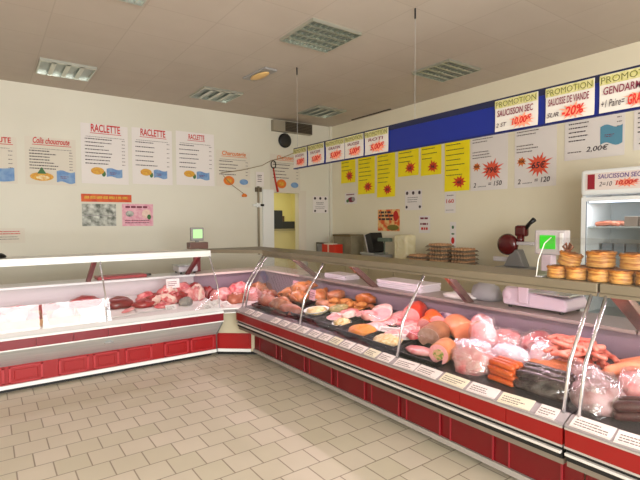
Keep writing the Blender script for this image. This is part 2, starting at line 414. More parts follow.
def menu(x0, x1, z0, z1, title, tm, label, nlines, th, pic='cheese', seed=1, paper=None, tw=0.62, shear=0.0, ty=0.865):
    w, h = x1 - x0, z1 - z0
    o = sheet('menu_sign', MB_BACK(x0, z0), w, h, paper or WHITEP, label, 'poster', 'menu posters on the back wall', 0.004)
    if title:
        text_mesh(title, tm, o, w * (1 - tw) / 2 * 1.1, h * ty, 0.010, w * tw, th, 0.02, shear)
        MB().box(w * (1 - tw) / 2, w * (1 + tw) / 2 + .03, h * ty - .022, h * ty - .014, .007, .008).build('underline', tm, o)
    top = h * ty - 0.11
    lines(o, w * .1, w * .92, [h * ty - .075], .007, INKG, .008, 0.1, seed)
    lo = h * 0.33
    ys = [top - (top - lo) * k / max(1, nlines - 1) for k in range(nlines)]
    lines(o, w * .08, w * .66, ys, .013, INKD, .008, .35, seed + 1)
    lines(o, w * .86, w * .93, ys, .010, INKG, .008, .1, seed + 2, 'printed_prices')
    if pic == 'cheese':
        ellipse(o, w * .33, h * .215, w * .14, h * .062, CHEESE, .0075)
        ellipse(o, w * .46, h * .17, w * .045, h * .05, GREENI, .0072, n=8)
        flag(o, w * .52, w * .86, h * .12, h * .26, FLAG, .0085)
    elif pic == 'sauerkraut':
        ellipse(o, w * .31, h * .17, w * .23, h * .09, CHEESE, .0075)
        MB().flat([(w * .22, h * .23), (w * .40, h * .23), (w * .31, h * .37)], .0077, .0087).build('picture', GREENI, o)
        ellipse(o, w * .33, h * .15, w * .13, h * .045, SALADW, .0085)
        flag(o, w * .60, w * .97, h * .06, h * .30, FLAG, .0085)
    elif pic == 'flag':
        flag(o, w * .1, w * .95, h * .06, h * .34, FLAG, .0085)
    elif pic == 'pumpkin':
        ellipse(o, w * .36, h * .17, w * .16, h * .13, ORANGE, .0075)
        ellipse(o, w * .36, h * .17, w * .09, h * .06, CHEESE, .0085)
        ellipse(o, w * .80, h * .15, w * .13, h * .08, FLAG, .0075)
    return o
menu(-0.34, 0.365, 2.131, 2.754, 'CHOUCROUTE', INKR, 'leftmost menu poster, cut by the photo edge, red title and blue flag print', 5, .075, 'flag', 11, CREAMP, .8)
menu(0.456, 1.080, 2.130, 2.788, 'Colis choucroute', INKR, 'menu poster titled Colis choucroute with a sauerkraut dish print', 7, .085, 'sauerkraut', 21, CREAMP, .72, .25)
menu(1.148, 1.797, 2.174, 3.051, 'RACLETTE', INKR, 'tall white RACLETTE menu poster with eight lines, above the orange strip', 8, .115, 'cheese', 31)
menu(1.855, 2.474, 2.196, 3.065, 'RACLETTE', INKR, 'RACLETTE menu poster with big title and six lines, middle of three', 6, .110, 'cheese', 41)
menu(2.539, 3.195, 2.209, 3.085, 'RACLETTE', INKR, 'RACLETTE menu poster with the smallest title, rightmost of the three', 6, .085, 'cheese', 51, None, .42)
menu(3.229, 3.878, 2.211, 2.840, 'Charcuterie', ORANGE, 'cream menu poster with orange dish and blue disc beside RACLETTE posters', 5, .075, 'pumpkin', 61, CREAMP, .70, .2)
menu(4.290, 4.954, 2.196, 2.855, 'Charcuterie', ORANGE, 'cream menu poster with orange dish hanging above the doorway', 5, .07, 'pumpkin', 71, CREAMP, .6, .2)
o = sheet('strip_sign', MB_BACK(1.133, 1.905), .70, .115, mat('orange_red_strip', (222, 104, 40), .6, c2=(200, 60, 34), scale=9), 'narrow orange-red lettered strip taped above the grey photo', 'sign', None, .002)
lines(o, .04, .66, [.045], .04, CHEESE, .008, .05, 5, 'printed_lines', .03)
o = sheet('landscape_picture', MB_BACK(1.140, 1.547), .465, .327, PHOTO, 'grey green landscape photo print below the orange strip', 'picture', None, .003)
MB().box(.0, .465, .15, .16, .0035, .0045).build('fold', GREYPL, o)
o = sheet('pink_sign', MB_BACK(1.691, 1.541), .464, .343, PINKP, 'pink printed card to the right of the grey photo print', 'card', None, .002)
lines(o, .05, .40, [.28], .03, INKP, .006, .1, 5, 'printed_lines', .03)
ellipse(o, .11, .19, .06, .045, PHOTO, .006); ellipse(o, .36, .19, .07, .07, FAT, .006); ellipse(o, .40, .14, .03, .04, GREENI, .007)
lines(o, .04, .43, [.045, .08], .012, INKP, .006, .1, 6)
o = sheet('notice_sign', MB_BACK(0.10, 1.327), .33, .20, CREAMP, 'small faded paper notice low on the back wall at far left', 'notice')
lines(o, .03, .28, [.15, .12], .012, INKR, .005, .1, 7); lines(o, .03, .28, [.05, .08], .008, INKG, .005, .3, 8)
o = sheet('notice_sign', MB_BACK(5.25, 1.766), .37, .335, WHITEP, 'white safety notice with three dark symbols right of the doorway', 'notice')
for k in range(3): ellipse(o, .05 + k * .13, .29, .028, .028, INKD, .005, 'symbol', 10)
lines(o, .08, .28, [.20, .17], .012, INKG, .005, .2, 9); lines(o, .06, .3, [.09, .12], .008, INKG, .005, .2, 9)
for k in range(2): ellipse(o, .05 + k * .26, .04, .024, .024, INKD, .005, 'symbol', 10)

# right wall
def rsheet(name, y0, y1, z0, z1, m, label, cat, group=None, curl=0.004):
    return sheet(name, M_right(y0, z0), y0 - y1, z1 - z0, m, label, cat, group, curl), y0 - y1, z1 - z0
ylab = ['yellow offer poster nearest the room corner, shortest of the first three', 'tall narrow yellow offer poster, second from the room corner', 'longest narrow yellow offer poster, third from the room corner',
        'short yellow offer poster above the white notice with symbols', 'short yellow offer poster left of the widest yellow one', 'widest yellow offer poster beside the 79 euro poster']
for i, (y0, y1, z0, br) in enumerate([(7.17, 6.74, 2.338, .07), (6.66, 6.20, 2.098, .1), (6.14, 5.69, 2.019, .1), (5.62, 5.16, 2.342, .09), (5.11, 4.70, 2.318, .09), (4.635, 4.186, 2.040, .09)]):
    o, w, h = rsheet('offer_sign', y0, y1, z0, 2.86, YELLOWP, ylab[i], 'poster', 'yellow offer posters on the right wall', .012)
    ys = [h - .06 - .075 * k for k in range(int((h - .26) / .075) + 1)]
    lines(o, w * .08, w * .85, ys, .012, OLIVE, .016, .35, 80 + i)
    burst(o, w * .62, .13, w * .27, .10, mat('red_orange_ink', (214, 70, 30), .6), .016, 10, 5 + i)
    text_mesh(['5€', '7€', '8€', '6€', '9€', '4€'][i], INKD, o, w * .62, .10, .018, None, .055, .02, align='CENTER', name='price')
for (y0, y1, z0, z1, txt, tot, lb) in [(4.165, 3.585, 2.023, 2.83, '79€', '2 ....... = 150', 'white offer poster with red burst reading 79 euros'), (3.484, 2.93, 2.025, 2.83, '65€', '2 ....... = 120', 'white offer poster with red burst reading 65 euros')]:
    o, w, h = rsheet('offer_sign', y0, y1, z0, z1, WHITEP, lb, 'poster', 'white offer posters on the right wall', .006)
    lines(o, .03, w * .62, [h - .05, h - .09, h - .13, h - .27, h - .31, h - .35], .012, INKG, .009, .4, 91 + int(y0 * 9))
    burst(o, .10, .34, .075, .065, ORANGE, .009, 9, 4); text_mesh('90€', INKD, o, .10, .32, .011, None, .04, .02, align='CENTER', name='price')
    burst(o, w * .60, .275, .17, .155, BURST, .010, 15, 8)
    text_mesh(txt, INKD, o, w * .60, .232, .012, None, .085, .02, .2, align='CENTER', name='price')
    text_mesh(tot, INKD, o, .05, .045, .011, w * .78, .065, .01, .2, rot=R(1.5))
o, w, h = rsheet('menu_sign', 2.835, 2.185, 2.311, 2.83, WHITEP, 'white list poster with blue flag print and price 2,00 euros', 'poster', None, .005)
lines(o, .05, w * .55, [h - .05 - .05 * k for k in range(6)], .012, INKD, .008, .4, 111); lines(o, w * .88, w * .96, [h - .05 - .05 * k for k in range(5)], .01, INKG, .008, .2, 112)
flag(o, w * .62, w * 1.0 - .02, .14, .34, mat('teal_flag_ink', (92, 150, 176), .6), .009)
lines(o, .04, .2, [.085], .012, INKG, .008, .1, 113); text_mesh('2,00€', INKD, o, .25, .07, .008, .24, .07, .01, .2)
o, w, h = rsheet('menu_sign', 2.10, 1.60, 2.347, 2.83, WHITEP, 'white list poster cut by the right photo edge above the refrigerator', 'poster', None, .005)
lines(o, .04, w * .6, [h - .05 - .05 * k for k in range(6)], .012, INKD, .008, .4, 121)
text_mesh('2', INKD, o, .05, .06, .008, None, .07, .01, .2)
o, w, h = rsheet('picture_card', 7.06, 6.70, 1.93, 2.14, WHITEP, 'small card with a grape picture near the room corner', 'card', None, .002)
lines(o, .05, .3, [.17], .02, INKP, .005, .1, 5); ellipse(o, .2, .08, .11, .05, INKP, .005); ellipse(o, .26, .09, .05, .04, GREYPL, .006); ellipse(o, .09, .06, .04, .03, GREENI, .006)
o, w, h = rsheet('notice_sign', 5.46, 5.09, 1.777, 2.105, WHITEP, 'white notice with three round dark symbols on the right wall', 'notice', None, .002)
for k in range(3): ellipse(o, .05 + k * .135, .28, .028, .03, INKD, .005, 'symbol', 10)
lines(o, .06, .3, [.20, .165, .13], .01, INKG, .005, .2, 131)
for k in range(2): ellipse(o, .04 + k * .29, .05, .024, .024, INKD, .005, 'symbol', 10)
o, w, h = rsheet('notice_sign', 4.63, 4.43, 1.715, 2.04, WHITEP, 'narrow white notice with red 160 below the widest yellow poster', 'notice', None, .002)
text_mesh('160', INKR, o, .03, .15, .005, .14, .06, .02, name='price'); lines(o, .04, .17, [.26], .012, INKG, .005, .1, 5); lines(o, .02, .18, [.04], .008, INKG, .005, .1, 6)
o, w, h = rsheet('promotion_sign', 6.12, 5.58, 1.424, 1.80, mat('orange_poster', (226, 96, 44), .6, c2=(240, 200, 130), scale=9, lo=.42, hi=.55), 'orange red and cream promotion poster above the bench scale', 'poster', None, .004)
lines(o, .03, .42, [.31, .25, .19], .035, INKD, .008, .4, 141, 'printed_lines', .04); ellipse(o, .45, .26, .06, .09, INKR, .008); ellipse(o, .38, .06, .14, .05, OLIVE, .008)
o, w, h = rsheet('notice_sign', 5.15, 4.92, 1.404, 1.68, WHITEP, 'small white notice with three rows of red figures', 'notice', None, .002)
lines(o, .03, .20, [.22, .13], .03, INKP, .005, .1, 151, 'printed_lines', .03); lines(o, .05, .2, [.05], .04, INKR, .005, .1, 152, 'price', .03)
o, w, h = rsheet('strip_sign', 4.53, 4.42, 1.20, 1.58, WHITEP, 'narrow strip with green herb and red mark above the egg trays', 'notice', None, .002)
ellipse(o, .055, .30, .02, .025, GREENI, .005); ellipse(o, .055, .2, .03, .012, GREENI, .005); ellipse(o, .055, .1, .03, .05, INKR, .005)

# ------------------------------------------------------------------ hanging blue board
BX = 3.16
bd = empty('hanging_sign', 'long blue promotion board hanging on wires above the red counter', 'sign', Matrix.Translation((BX, 2.9, 2.255)))
def local(o, wx0, wx1, wy0, wy1, wz0, wz1):
    c = o.matrix_world.translation
    return MB().box(wx0 - c.x, wx1 - c.x, wy0 - c.y, wy1 - c.y, wz0 - c.z, wz1 - c.z)
BY0, BY1, BZ0, BZ1 = 0.3, 4.94, 2.255, 2.515
local(bd, BX, BX + .02, BY0, BY1, BZ0, BZ1 - .05).build('board', BLUE, bd)
local(bd, BX - .002, BX + .022, BY0, BY1, BZ1 - .05, BZ1).build('top_band', NAVY, bd)
local(bd, BX - .004, BX + .0, BY0, BY1, BZ0, BZ0 + .012).build('edge_strip', mat('deep_blue', (10, 24, 90), .4), bd)
for y in (2.92, 4.865, 0.9):
    MB().tube([(0.01, y - 2.9, BZ1 - 2.255), (0.01, y - 2.9, ZC - 2.255)], .0022, 6).build('wire', GREYPL, bd)
    MB().tube([(0.01, y - 2.9, ZC - 2.255 - .09), (0.01, y - 2.9, ZC - 2.255)], .008, 6).build('ceiling_hook', RUBBER, bd)
def promo(y0, y1, head, t1, t2, red, label, big=True, bx=.5):
    o = sheet('promotion_sign', M_right(y0, BZ0 + .012, BX - .004), y0 - y1, .232, mat('sheet_paper', (208, 202, 194), .7), label, 'sign', 'promotion sheets on the blue board', .010)
    w, h = y0 - y1, .232
    MB().box(0.002, w - .002, h - .062, h - .004, .0105, .0115).build('header', mat('yellow_green_header', (172, 168, 92), .6, c2=(196, 188, 140), scale=60), o)
    text_mesh('PROMOTION', mat('header_ink', (92, 92, 40), .6), o, w * .03, h - .054, .0125, w * .94, .040, .0)
    text_mesh(t1, INKP, o, w * (.07 if big else .18), h - .125 if big else h - .105, .0135, w * (.84 if big else .64), .048 if big else .030, .015, .1)
    burst(o, w * bx, .05 if big else .062, w * (.30 if big else .38), .055 if big else .062, mat('pale_red_burst', (238, 150, 120), .6), .0135, 14, 9)
    text_mesh(red, INKR, o, w * bx, .022 if big else .03, .0155, w * (.46 if big else .60), .062 if big else .07, .03, .25, align='CENTER', name='price', rot=R(2))
    if t2: text_mesh(t2, INKD, o, w * .04, .030, .0135, w * (.36 if len(t2) > 4 else .26), .045 if len(t2) > 4 else .030, .005, .25)
    return o
promo(2.09, 1.755, 1, 'SAUCISSON SEC', '2 ST', '10,00€', 'promotion sheet reading SAUCISSON SEC on the blue board', True, .66)
promo(1.70, 1.385, 1, 'SAUCISSE DE VIANDE', 'SUR', '-20%', 'promotion sheet reading SAUCISSE DE VIANDE minus 20 percent', True, .60)
promo(1.355, 0.99, 1, 'GENDARME X 4', '+1 Paire=', 'GRATUITE', 'promotion sheet reading GENDARME X 4 at the right photo edge', True, .68)
for (y0, y1, lb, a) in [(4.92, 4.63, 'promotion sheet at the far left end of the blue board', 'BOUDIN'), (4.60, 4.28, 'second promotion sheet from the far left end of the board', 'SAUCISSE'),
                        (4.24, 3.91, 'third promotion sheet from the far left end of the board', 'GRATIN'), (3.90, 3.60, 'fourth promotion sheet from the far left end of the board', 'SAUCISSE'),
                        (3.575, 3.24, 'promotion sheet left of the empty middle of the blue board', 'ROTI')]:
    promo(y0, y1, 1, a, None, '5,00€', lb, False, .58)

# ------------------------------------------------------------------ ceiling fixtures
def fixture(x0, y0, label, kind):
    w = .60
    t = empty('ceiling_light', label, 'ceiling light', Matrix.Translation((x0 + w / 2, y0 + w / 2, ZC - .03)), 'square louvred ceiling lights')
    b = MB(); f = .014; q = w / 2
    b.box(-q, q, -q, -q + f, 0, .03); b.box(-q, q, q - f, q, 0, .03); b.box(-q, -q + f, -q + f, q - f, 0, .03); b.box(q - f, q, -q + f, q - f, 0, .03)
    b.build('frame', LOUV, t)
    MB().box(-q + f, q - f, -q + f, q - f, .026, .03).build('reflector', FIXBACK, t)
    L = MB()
    if kind == 'grid':
        for k in range(1, 5): L.add([(-q + f, -q + w * k / 5 - .014, .004), (q - f, -q + w * k / 5 - .014, .004), (q - f, -q + w * k / 5 + .014, .004), (-q + f, -q + w * k / 5 + .014, .004), (-q + f, -q + w * k / 5, .025), (q - f, -q + w * k / 5, .025)], [(0, 1, 2, 3), (0, 4, 5, 1), (3, 2, 5, 4), (0, 3, 4), (1, 5, 2)])
        for k in range(1, 9): L.box(-q + w * k / 9 - .004, -q + w * k / 9 + .004, -q + f, q - f, .003, .022)
    else:
        for k in range(1, 4): L.add([(-q + w * k / 4 - .026, -q + f, .004), (-q + w * k / 4 - .026, q - f, .004), (-q + w * k / 4 + .026, q - f, .004), (-q + w * k / 4 + .026, -q + f, .004), (-q + w * k / 4, -q + f, .025), (-q + w * k / 4, q - f, .025)], [(0, 1, 2, 3), (0, 4, 5, 1), (3, 2, 5, 4), (0, 3, 4), (1, 5, 2)])
        L.box(-q + f, q - f, -q + f, -q + f + .05, .004, .02)
    L.build('louvre', LOUV, t)
    return t
G = .655
fixture(2.527, 3.597, 'louvred ceiling light in the middle of the ceiling', 'grid')
fixture(0.555, 6.25, 'ceiling light with four wide cells above the RACLETTE posters', 'cells')
fixture(2.527, 6.25, 'flat grey ceiling light near the back wall left of the wire', 'cells')
fixture(4.46, 6.22, 'ceiling light close to the corner beside the air vent', 'cells')
fixture(4.46, 3.57, 'louvred ceiling light above the blue hanging board', 'grid')
fixture(0.555, 3.62, 'ceiling light cut by the top edge of the photo', 'grid')
t = empty('emergency_light', 'small yellowish emergency light flush in the ceiling', 'ceiling light', Matrix.Translation((2.90, 5.33, ZC - .025)) @ Matrix.Rotation(R(4), 4, 'Z'))
MB().box(-.09, .09, -.27, .27, 0, .025).build('frame', GREYPL, t, bevel=.004)
MB().blob(.07, .20, .035, 1, 0.02, M=Matrix.Rotation(PI, 4, 'X')).build('lens', LENS, t, True)
# vent, speaker, doorway gear
t = empty('air_vent', 'grey slotted ventilation grille high on the wall above the doorway', 'vent', Matrix.Translation((4.32, YB, 3.27)))
MB().box(0, .86, -.10, 0, 0, .20).build('casing', mat('vent_grey', (150, 142, 124), .6), t)
MB().box(.25, .85, -.104, -.10, .01, .19).build('grille_back', mat('vent_dark', (52, 44, 34), .7), t)
b = MB()
for k in range(6): b.box(.25, .85, -.112, -.104, .02 + k * .028, .032 + k * .028)
b.build('slat', mat('vent_slat', (84, 74, 58), .6), t)
t = empty('wall_clock', 'round black wall clock or speaker under the ventilation grille', 'clock', Matrix.Translation((4.60, YB - .002, 3.12)) @ Matrix.Rotation(PI / 2, 4, 'X'))
MB().lathe([(.12, 0), (.135, .01), (.135, .04), (.12, .05)], 28).build('rim', BLACK, t, True)
MB().lathe([(.115, .05), (.10, .056)], 28).build('face', mat('clock_face', (44, 42, 40), .5), t, True)
b = MB(); b.tube([(0, 0, 0), (0, 0, 1.25)], .022, 8); o = b.build('conduit', mat('conduit_grey', (150, 140, 118), .5), None, True)
o.matrix_world = Matrix.Translation((4.03, YB - .025, 1.0)); tag(o, 'grey cable conduit running up the wall left of the doorway', 'pipe')
MB().box(-.05, .05, -.02, .02, .86, .94).build('junction_box', WHITE, o); MB().box(.03, .10, -.03, .01, .88, .92).build('knob', BLACK, o); MB().box(-.12, .02, -.03, -.01, .88, .915).build('socket', WHITE, o)
MB().box(-.06, .06, -.02, .02, 1.14, 1.22).build('upper_clamp', mat('conduit_dark', (96, 84, 66), .6), o)
def rope(pts, r, m, name, label, cat):
    P = [Vector(p) for p in pts]; b = MB(); b.tube([p - P[0] for p in P], r, 6)
    o = b.build(name, m, None, True); o.location = P[0]; return tag(o, label, cat)
rope([(3.30, YB - .03, 2.44), (3.65, YB - .12, 2.50), (4.02, YB - .2, 2.60), (3.9, 6.8, 2.62), (3.55, 5.9, 2.53), (3.19, 4.945, 2.47)], .006, mat('rope', (150, 130, 96), .8), 'rope', 'thin rope strung from the wall posters to the blue board end', 'rope')
t = empty('hanging_strap', 'red strap hanging from a dark ring beside the conduit', 'strap', Matrix.Translation((4.33, YB - .06, 2.15)))
b = MB(); b.tube([(.05 * math.cos(a), 0, .50 + .07 * math.sin(a)) for a in [2 * PI * k / 14 for k in range(15)]], .010, 6); b.build('ring', BLACK, t, True)
b = MB(); b.tube([(0, 0, .43), (.04, 0, .2), (.09, 0, 0)], [.012, .016, .022], 6); b.build('strap', mat('strap_red', (190, 40, 30), .6), t, True)
o = sheet('tag_sign', MB_BACK(3.97, 2.24, .05), .16, .26, WHITEP, 'white tag with dark marks hanging over the conduit', 'card'); lines(o, .03, .12, [.08, .12, .16, .19], .014, INKD, .005, .3, 3)
o = MB().blob(.05, .03, .06, 2, .2).build('orange_knob', ORANGE, None, True); o.location = (3.74, YB - .04, 2.04); tag(o, 'small orange knob hanging on the rope below the dish poster', 'tag')  # an orange knob with its string
MB().tube([(0, 0, .05), (-.26, 0, .22), (-.40, 0, .36)], .005, 6).build('string', mat('rope', (150, 130, 96)), o)

# back room content
t = empty('storeroom_cabinet', 'cream cabinet with worktop seen through the doorway', 'cabinet', Matrix.Translation((4.1, 8.6, 0)))
MB().box(0, 1.6, 0, .7, 0, 1.40).build('body', CREAM, t); MB().box(-.02, 1.62, -.03, .72, 1.40, 1.44).build('worktop', mat('grey_worktop', (150, 140, 110), .5), t)
MB().tube([(.80, -.03, 1.05), (.80, -.03, 1.15)], .012, 6).build('handle', GREYPL, t)
t = empty('dark_machine', 'dark boxy machine on the cabinet behind the doorway', 'machine', Matrix.Translation((4.72, 8.65, 1.441)))
MB().box(0, .52, 0, .4, 0, .40).build('housing', mat('charcoal', (38, 40, 46), .5), t, bevel=.01); MB().box(.52, .85, .02, .38, 0, .16).build('feeder', mat('charcoal', (38, 40, 46)), t, bevel=.01)
MB().box(.42, .60, .06, .2, .16, .28).build('control_block', mat('brown_block', (90, 66, 44), .6), t)

# ------------------------------------------------------------------ display counters
VR, VL = 2.325, 4.932
MR = lambda u, v, z: Vector((VR + v, u, z))
ML = lambda u, v, z: Vector((u, VL + v, z))
def deck_z(v): return .605 + .127 * (v - .09)
GP = [(.07, .603), (.125, .86), (.355, 1.195)]
def counter(side, u0, u1, label, joints, panels, brackets, extra=()):
    F = MR if side == 'R' else ML
    o0 = F((u0 + u1) / 2, .6, 0)
    t = empty('display_counter', label, 'display counter', Matrix.Translation(o0))
    def ex(pts, a, b, name, m, smooth=False, parent=t, bevel=0):
        return MB().prism(pts, lambda p: F(a, *p) - o0, lambda p: F(b, *p) - o0).build(name, m, parent, smooth, bevel)
    def rc(v0, v1, z0, z1): return [(v0, z0), (v1, z0), (v1, z1), (v0, z1)]
    left = side == 'L'
    ex([(.245, .05), (.245, .27), (.05, .458), (.05, .555), (.10, .585), (.96, .69), (.96, .895), (1.25, .895), (1.25, .05)], u0, u1, 'body', BEIGEIN)
    ex(rc(.30, 1.2, 0, .05), u0 + .03, u1 - .03, 'plinth', RUBBER)
    ex(rc(.215, .245, .05, .086), u0, u1, 'kick_strip', WHITE if left else GREYSTRIP)
    ex([(.09, .592), (.955, .702), (.955, .714), (.09, .605)], u0, u1, 'deck', DECKW if left else DECKB)
    ex(rc(.94, .955, .714, .895), u0, u1, 'liner_panel', LINERW if left else LILAC)
    ex(rc(.875, 1.25, .896, .922), u0, u1, 'ledge', WHITE if left else mat('ledge_pinkish', (150, 134, 130), .35), bevel=.004)
    fp = ex(rc(.235, .246, .086, .27), u0, u1, 'front_panel', RED if left else REDDK)
    for (a, b) in panels:
        q = .012 if side == 'R' else .022
        if left:
            p = ex(rc(.222, .236, .10, .252), a, b, 'door_panel', RED, bevel=.003)
            ex(rc(.215, .223, .10, .112), a, b, 'moulding', REDL, parent=p, bevel=.002); ex(rc(.215, .223, .24, .252), a, b, 'moulding', REDL, parent=p, bevel=.002)
            for c in (a, b - q): ex(rc(.215, .223, .10, .252), c, c + q, 'moulding', REDL, parent=p, bevel=.002)
            ex(rc(.212, .223, .128, .222), a + .045, b - .045, 'raised_field', RED, parent=p, bevel=.006)
        else:
            p = ex(rc(.226, .236, .09, .265), a, b, 'door_panel', REDDK, bevel=.003)
            for c in (a, b - q): ex(rc(.220, .227, .09, .265), c, c + q, 'moulding', REDDL, parent=p, bevel=.002)
    n = max(1, round((u1 - u0) / .315)); L = (u1 - u0) / n
    for k in range(n):
        ex(rc(0, .05, .466, .553), u0 + k * L + .0015, u0 + (k + 1) * L - .0015, 'band_panel', BANDL if left else BANDR)
    ex(rc(-.005, .055, .553, .563), u0, u1, 'top_trim', WHITE if left else ALU)
    ex(rc(-.003, .055, .455, .466), u0, u1, 'lower_trim', WHITE if left else ALU)
    ex([(.0, .563), (.075, .596), (.09, .596), (.09, .606), (.072, .608), (-.002, .574)], u0, u1, 'price_rail', WHITE if left else mat('rail_grey', (168, 156, 158), .4))
    ex([(-.005, .563), (.0, .563), (.0, .585), (-.005, .585)], u0, u1, 'clear_lip', GLASS)
    if left:
        ex([(.02, .455), (.03, .455), (.235, .275), (.235, .262)], u0, u1, 'steel_skirt', mat('steel_skirt', (196, 208, 208), .34, .55, c2=(214, 222, 222), scale=2, stretch=(1, 30, 30)))
        ex([(.20, .05), (.20, .255), (.02, .44), (.02, .463), (.06, .463), (1.2, .60), (1.2, .05)], u1, u1 + .0008, 'end_panel', mat('end_steel', (150, 152, 150), .4, .5))
        MB().blob(.045, .02, .02, 1, .05).build('lock', GREYPL, t, True).location = F(.98, .10, .375) - o0
    else:
        ex(rc(.02, .10, .385, .455), u0 + .01, u1, 'bumper_rail', RUBBER)
        ex(rc(.0, .05, .416, .431), u0 + .01, u1, 'bumper_bar', mat('bar_grey', (206, 200, 194), .4), bevel=.003)
        ex(rc(.03, .10, .352, .380), u0 + .01, u1, 'service_strip', mat('strip_taupe', (132, 122, 110), .4, .3))
    ex(rc(.35, .74, 1.203, 1.257), u0, u1, 'canopy', WHITE if left else CANBROWN, bevel=.006)
    ex(rc(.345, .358, 1.186, 1.204), u0, u1, 'canopy_lip', WHITE if left else CANBROWN)
    ex(rc(.47, .51, 1.193, 1.203), u0 + .05, u1 - .05, 'lamp_tube', TUBE)
    # panes
    for a, b in zip(joints[:-1], joints[1:]):
        pr = [(p[0], p[1]) for p in GP]; th = .005
        pts = pr + [(v + th, z - .002) for v, z in pr[::-1]]
        ex(pts, a + .004, b - .004, 'glass_pane', GLASS)
    for j in joints:
        b = MB(); b.tube([F(j, v, z) - o0 for v, z in GP], .008 if left else .010, 8); b.build('glass_post', CHROME, t, True)
    for j in brackets:
        w = .022
        sk = (.0 if left or u1 < 2 else .12); w = .045 if u1 < 2 else .022
        q_ = [(.42, 1.203), (.50, 1.203), (.95, .922), (.87, .922)]
        MB().prism(q_, lambda p: F(j - w + sk * (1.203 - p[1]) / .281, *p) - o0, lambda p: F(j + w + sk * (1.203 - p[1]) / .281, *p) - o0).build('bracket', WINE if left else TAUPEB, t, bevel=.003)
    for j in extra:
        b = MB(); b.tube([F(j, v, z) - o0 for v, z in GP], .010, 8); b.build('glass_post', CHROME, t, True)
    return t
RJ = [1.175, 2.37, 3.66, 4.88]
counter('R', 1.145, 4.895, 'long red display counter full of cold cuts along the right side', RJ,
        [(4.36, 4.75), (3.81, 4.26), (3.36, 3.73), (2.90, 3.28), (2.50, 2.82), (2.10, 2.43), (1.68, 2.02), (1.25, 1.58)], [3.40, 2.25, 4.42], [4.80])
counter('R', -0.2, 1.135, 'nearest red display counter section at the right photo edge', [-.18, 1.10], [(.7, 1.03), (.25, .58)], [1.088, .1])
counter('L', -1.5, 2.186, 'white-trimmed red display counter along the back left side', [-1.45, -.2, .96, 2.17],
        [(-.5, -.2), (-.17, .10), (.13, .41), (.54, .81), (.85, 1.10), (1.16, 1.44), (1.57, 1.85), (1.87, 2.16)], [-.3, .93, 2.09])
# corner unit
t = empty('corner_counter', 'angled corner display counter joining the two counters', 'display counter', Matrix.Translation((2.7, 5.3, 0)))
def poly(pts, z0, z1, name, m, bevel=0):
    return MB().flat([(x - 2.7, y - 5.3) for x, y in pts], z0, z1).build(name, m, t, bevel=bevel)
poly([(2.24, 5.22), (2.60, 4.93), (3.5, 4.93), (3.5, 6.1), (2.24, 6.1)], 0, .05, 'plinth', RUBBER)
P = [(2.19, 5.20), (2.553, 4.90), (3.57, 4.90), (3.57, 6.18), (2.19, 6.18)]
poly(P, .05, .54, 'body', BEIGEIN)
a, b_ = Vector((2.19, 5.20, 0)), Vector((2.553, 4.90, 0)); d = (b_ - a).normalized(); nrm = Vector((-d.y, d.x, 0)) * -1
def diag(z0, z1, off, th, name, m, e=0.0):
    q = [a + d * e + nrm * (off + th), b_ - d * e + nrm * (off + th), b_ - d * e + nrm * off, a + d * e + nrm * off]
    return poly([(v.x, v.y) for v in q], z0, z1, name, m)
diag(.086, .27, 0, .012, 'front_panel', RED, .03); diag(.05, .086, 0, .02, 'kick_strip', WHITE, .035); diag(.10, .255, .012, .008, 'door_panel', RED, .05)
poly([(2.19, 4.975), (2.35, 4.90), (3.57, 4.90), (3.57, 6.18), (2.19, 6.18)], .54, .60, 'deck', DECKW)
poly([(2.188, 4.95), (2.335, 4.899), (2.36, 4.90), (2.19, 4.99)], .553, .585, 'edge_trim', mat('trim_grey', (110, 104, 100), .4, .3))
poly([(2.188, 5.872), (3.265, 5.872), (3.265, 4.90), (3.28, 4.90), (3.28, 5.887), (2.188, 5.887)], .60, .895, 'liner_panel', LILAC)
poly([(2.188, 5.807), (3.20, 5.807), (3.20, 4.896), (3.57, 4.896), (3.57, 6.18), (2.188, 6.18)], .896, .922, 'ledge', mat('ledge_pale', (222, 204, 196), .35))
poly([(2.19, 5.50), (2.68, 4.90), (3.06, 4.90), (3.06, 5.66), (2.19, 5.66)], 1.215, 1.257, 'canopy', CANBROWN)
# ------------------------------------------------------------------ placing things on the sloped decks
SL = math.atan(.127)
def on(side, u, v, rot=0.0, lift=0.0):
    """frame on a deck: x to the customer's right, y up the slope, z away from the deck"""
    p = (MR if side == 'R' else ML)(u, v, deck_z(v) + .001)
    base = Matrix.Rotation(-PI / 2, 4, 'Z') if side == 'R' else Matrix.Identity(4)
    return Matrix.Translation(p) @ base @ Matrix.Rotation(SL, 4, 'X') @ Matrix.Translation((0, 0, lift)) @ Matrix.Rotation(rot, 4, 'Z')
def put(o, M, label, cat, group=None):
    o.matrix_world = M; return tag(o, label, cat, group)

# price cards in the front rails
def card_mesh(w, h, m, seed):
    o = MB().box(-w / 2, w / 2, -h / 2, h / 2, 0, .003).build('price_card', m)
    lines(o, -w * .42, w * .42, [h * .12, -h * .10, -h * .30], h * .07, INKG, .0045, .4, seed, 'printed_lines', .008)
    return o
CARDP = mat('card_pinkish', (232, 218, 214), .5); CARDY = mat('card_cream', (228, 218, 194), .5)
def rail_M(side, u, tilt=0):
    p = (MR if side == 'R' else ML)(u, .037, .594)
    base = Matrix.Rotation(-PI / 2, 4, 'Z') if side == 'R' else Matrix.Identity(4)
    return Matrix.Translation(p) @ base @ Matrix.Rotation(R(25), 4, 'X') @ Matrix.Rotation(tilt, 4, 'Z')
us = [4.62, 4.44, 4.05, 3.88, 3.70, 3.54, 3.36, 3.20, 3.05, 2.90, 2.75, 2.60, 2.45, 2.25, 2.05, 1.84, 1.63, 1.42, 1.24, 1.02, .82]
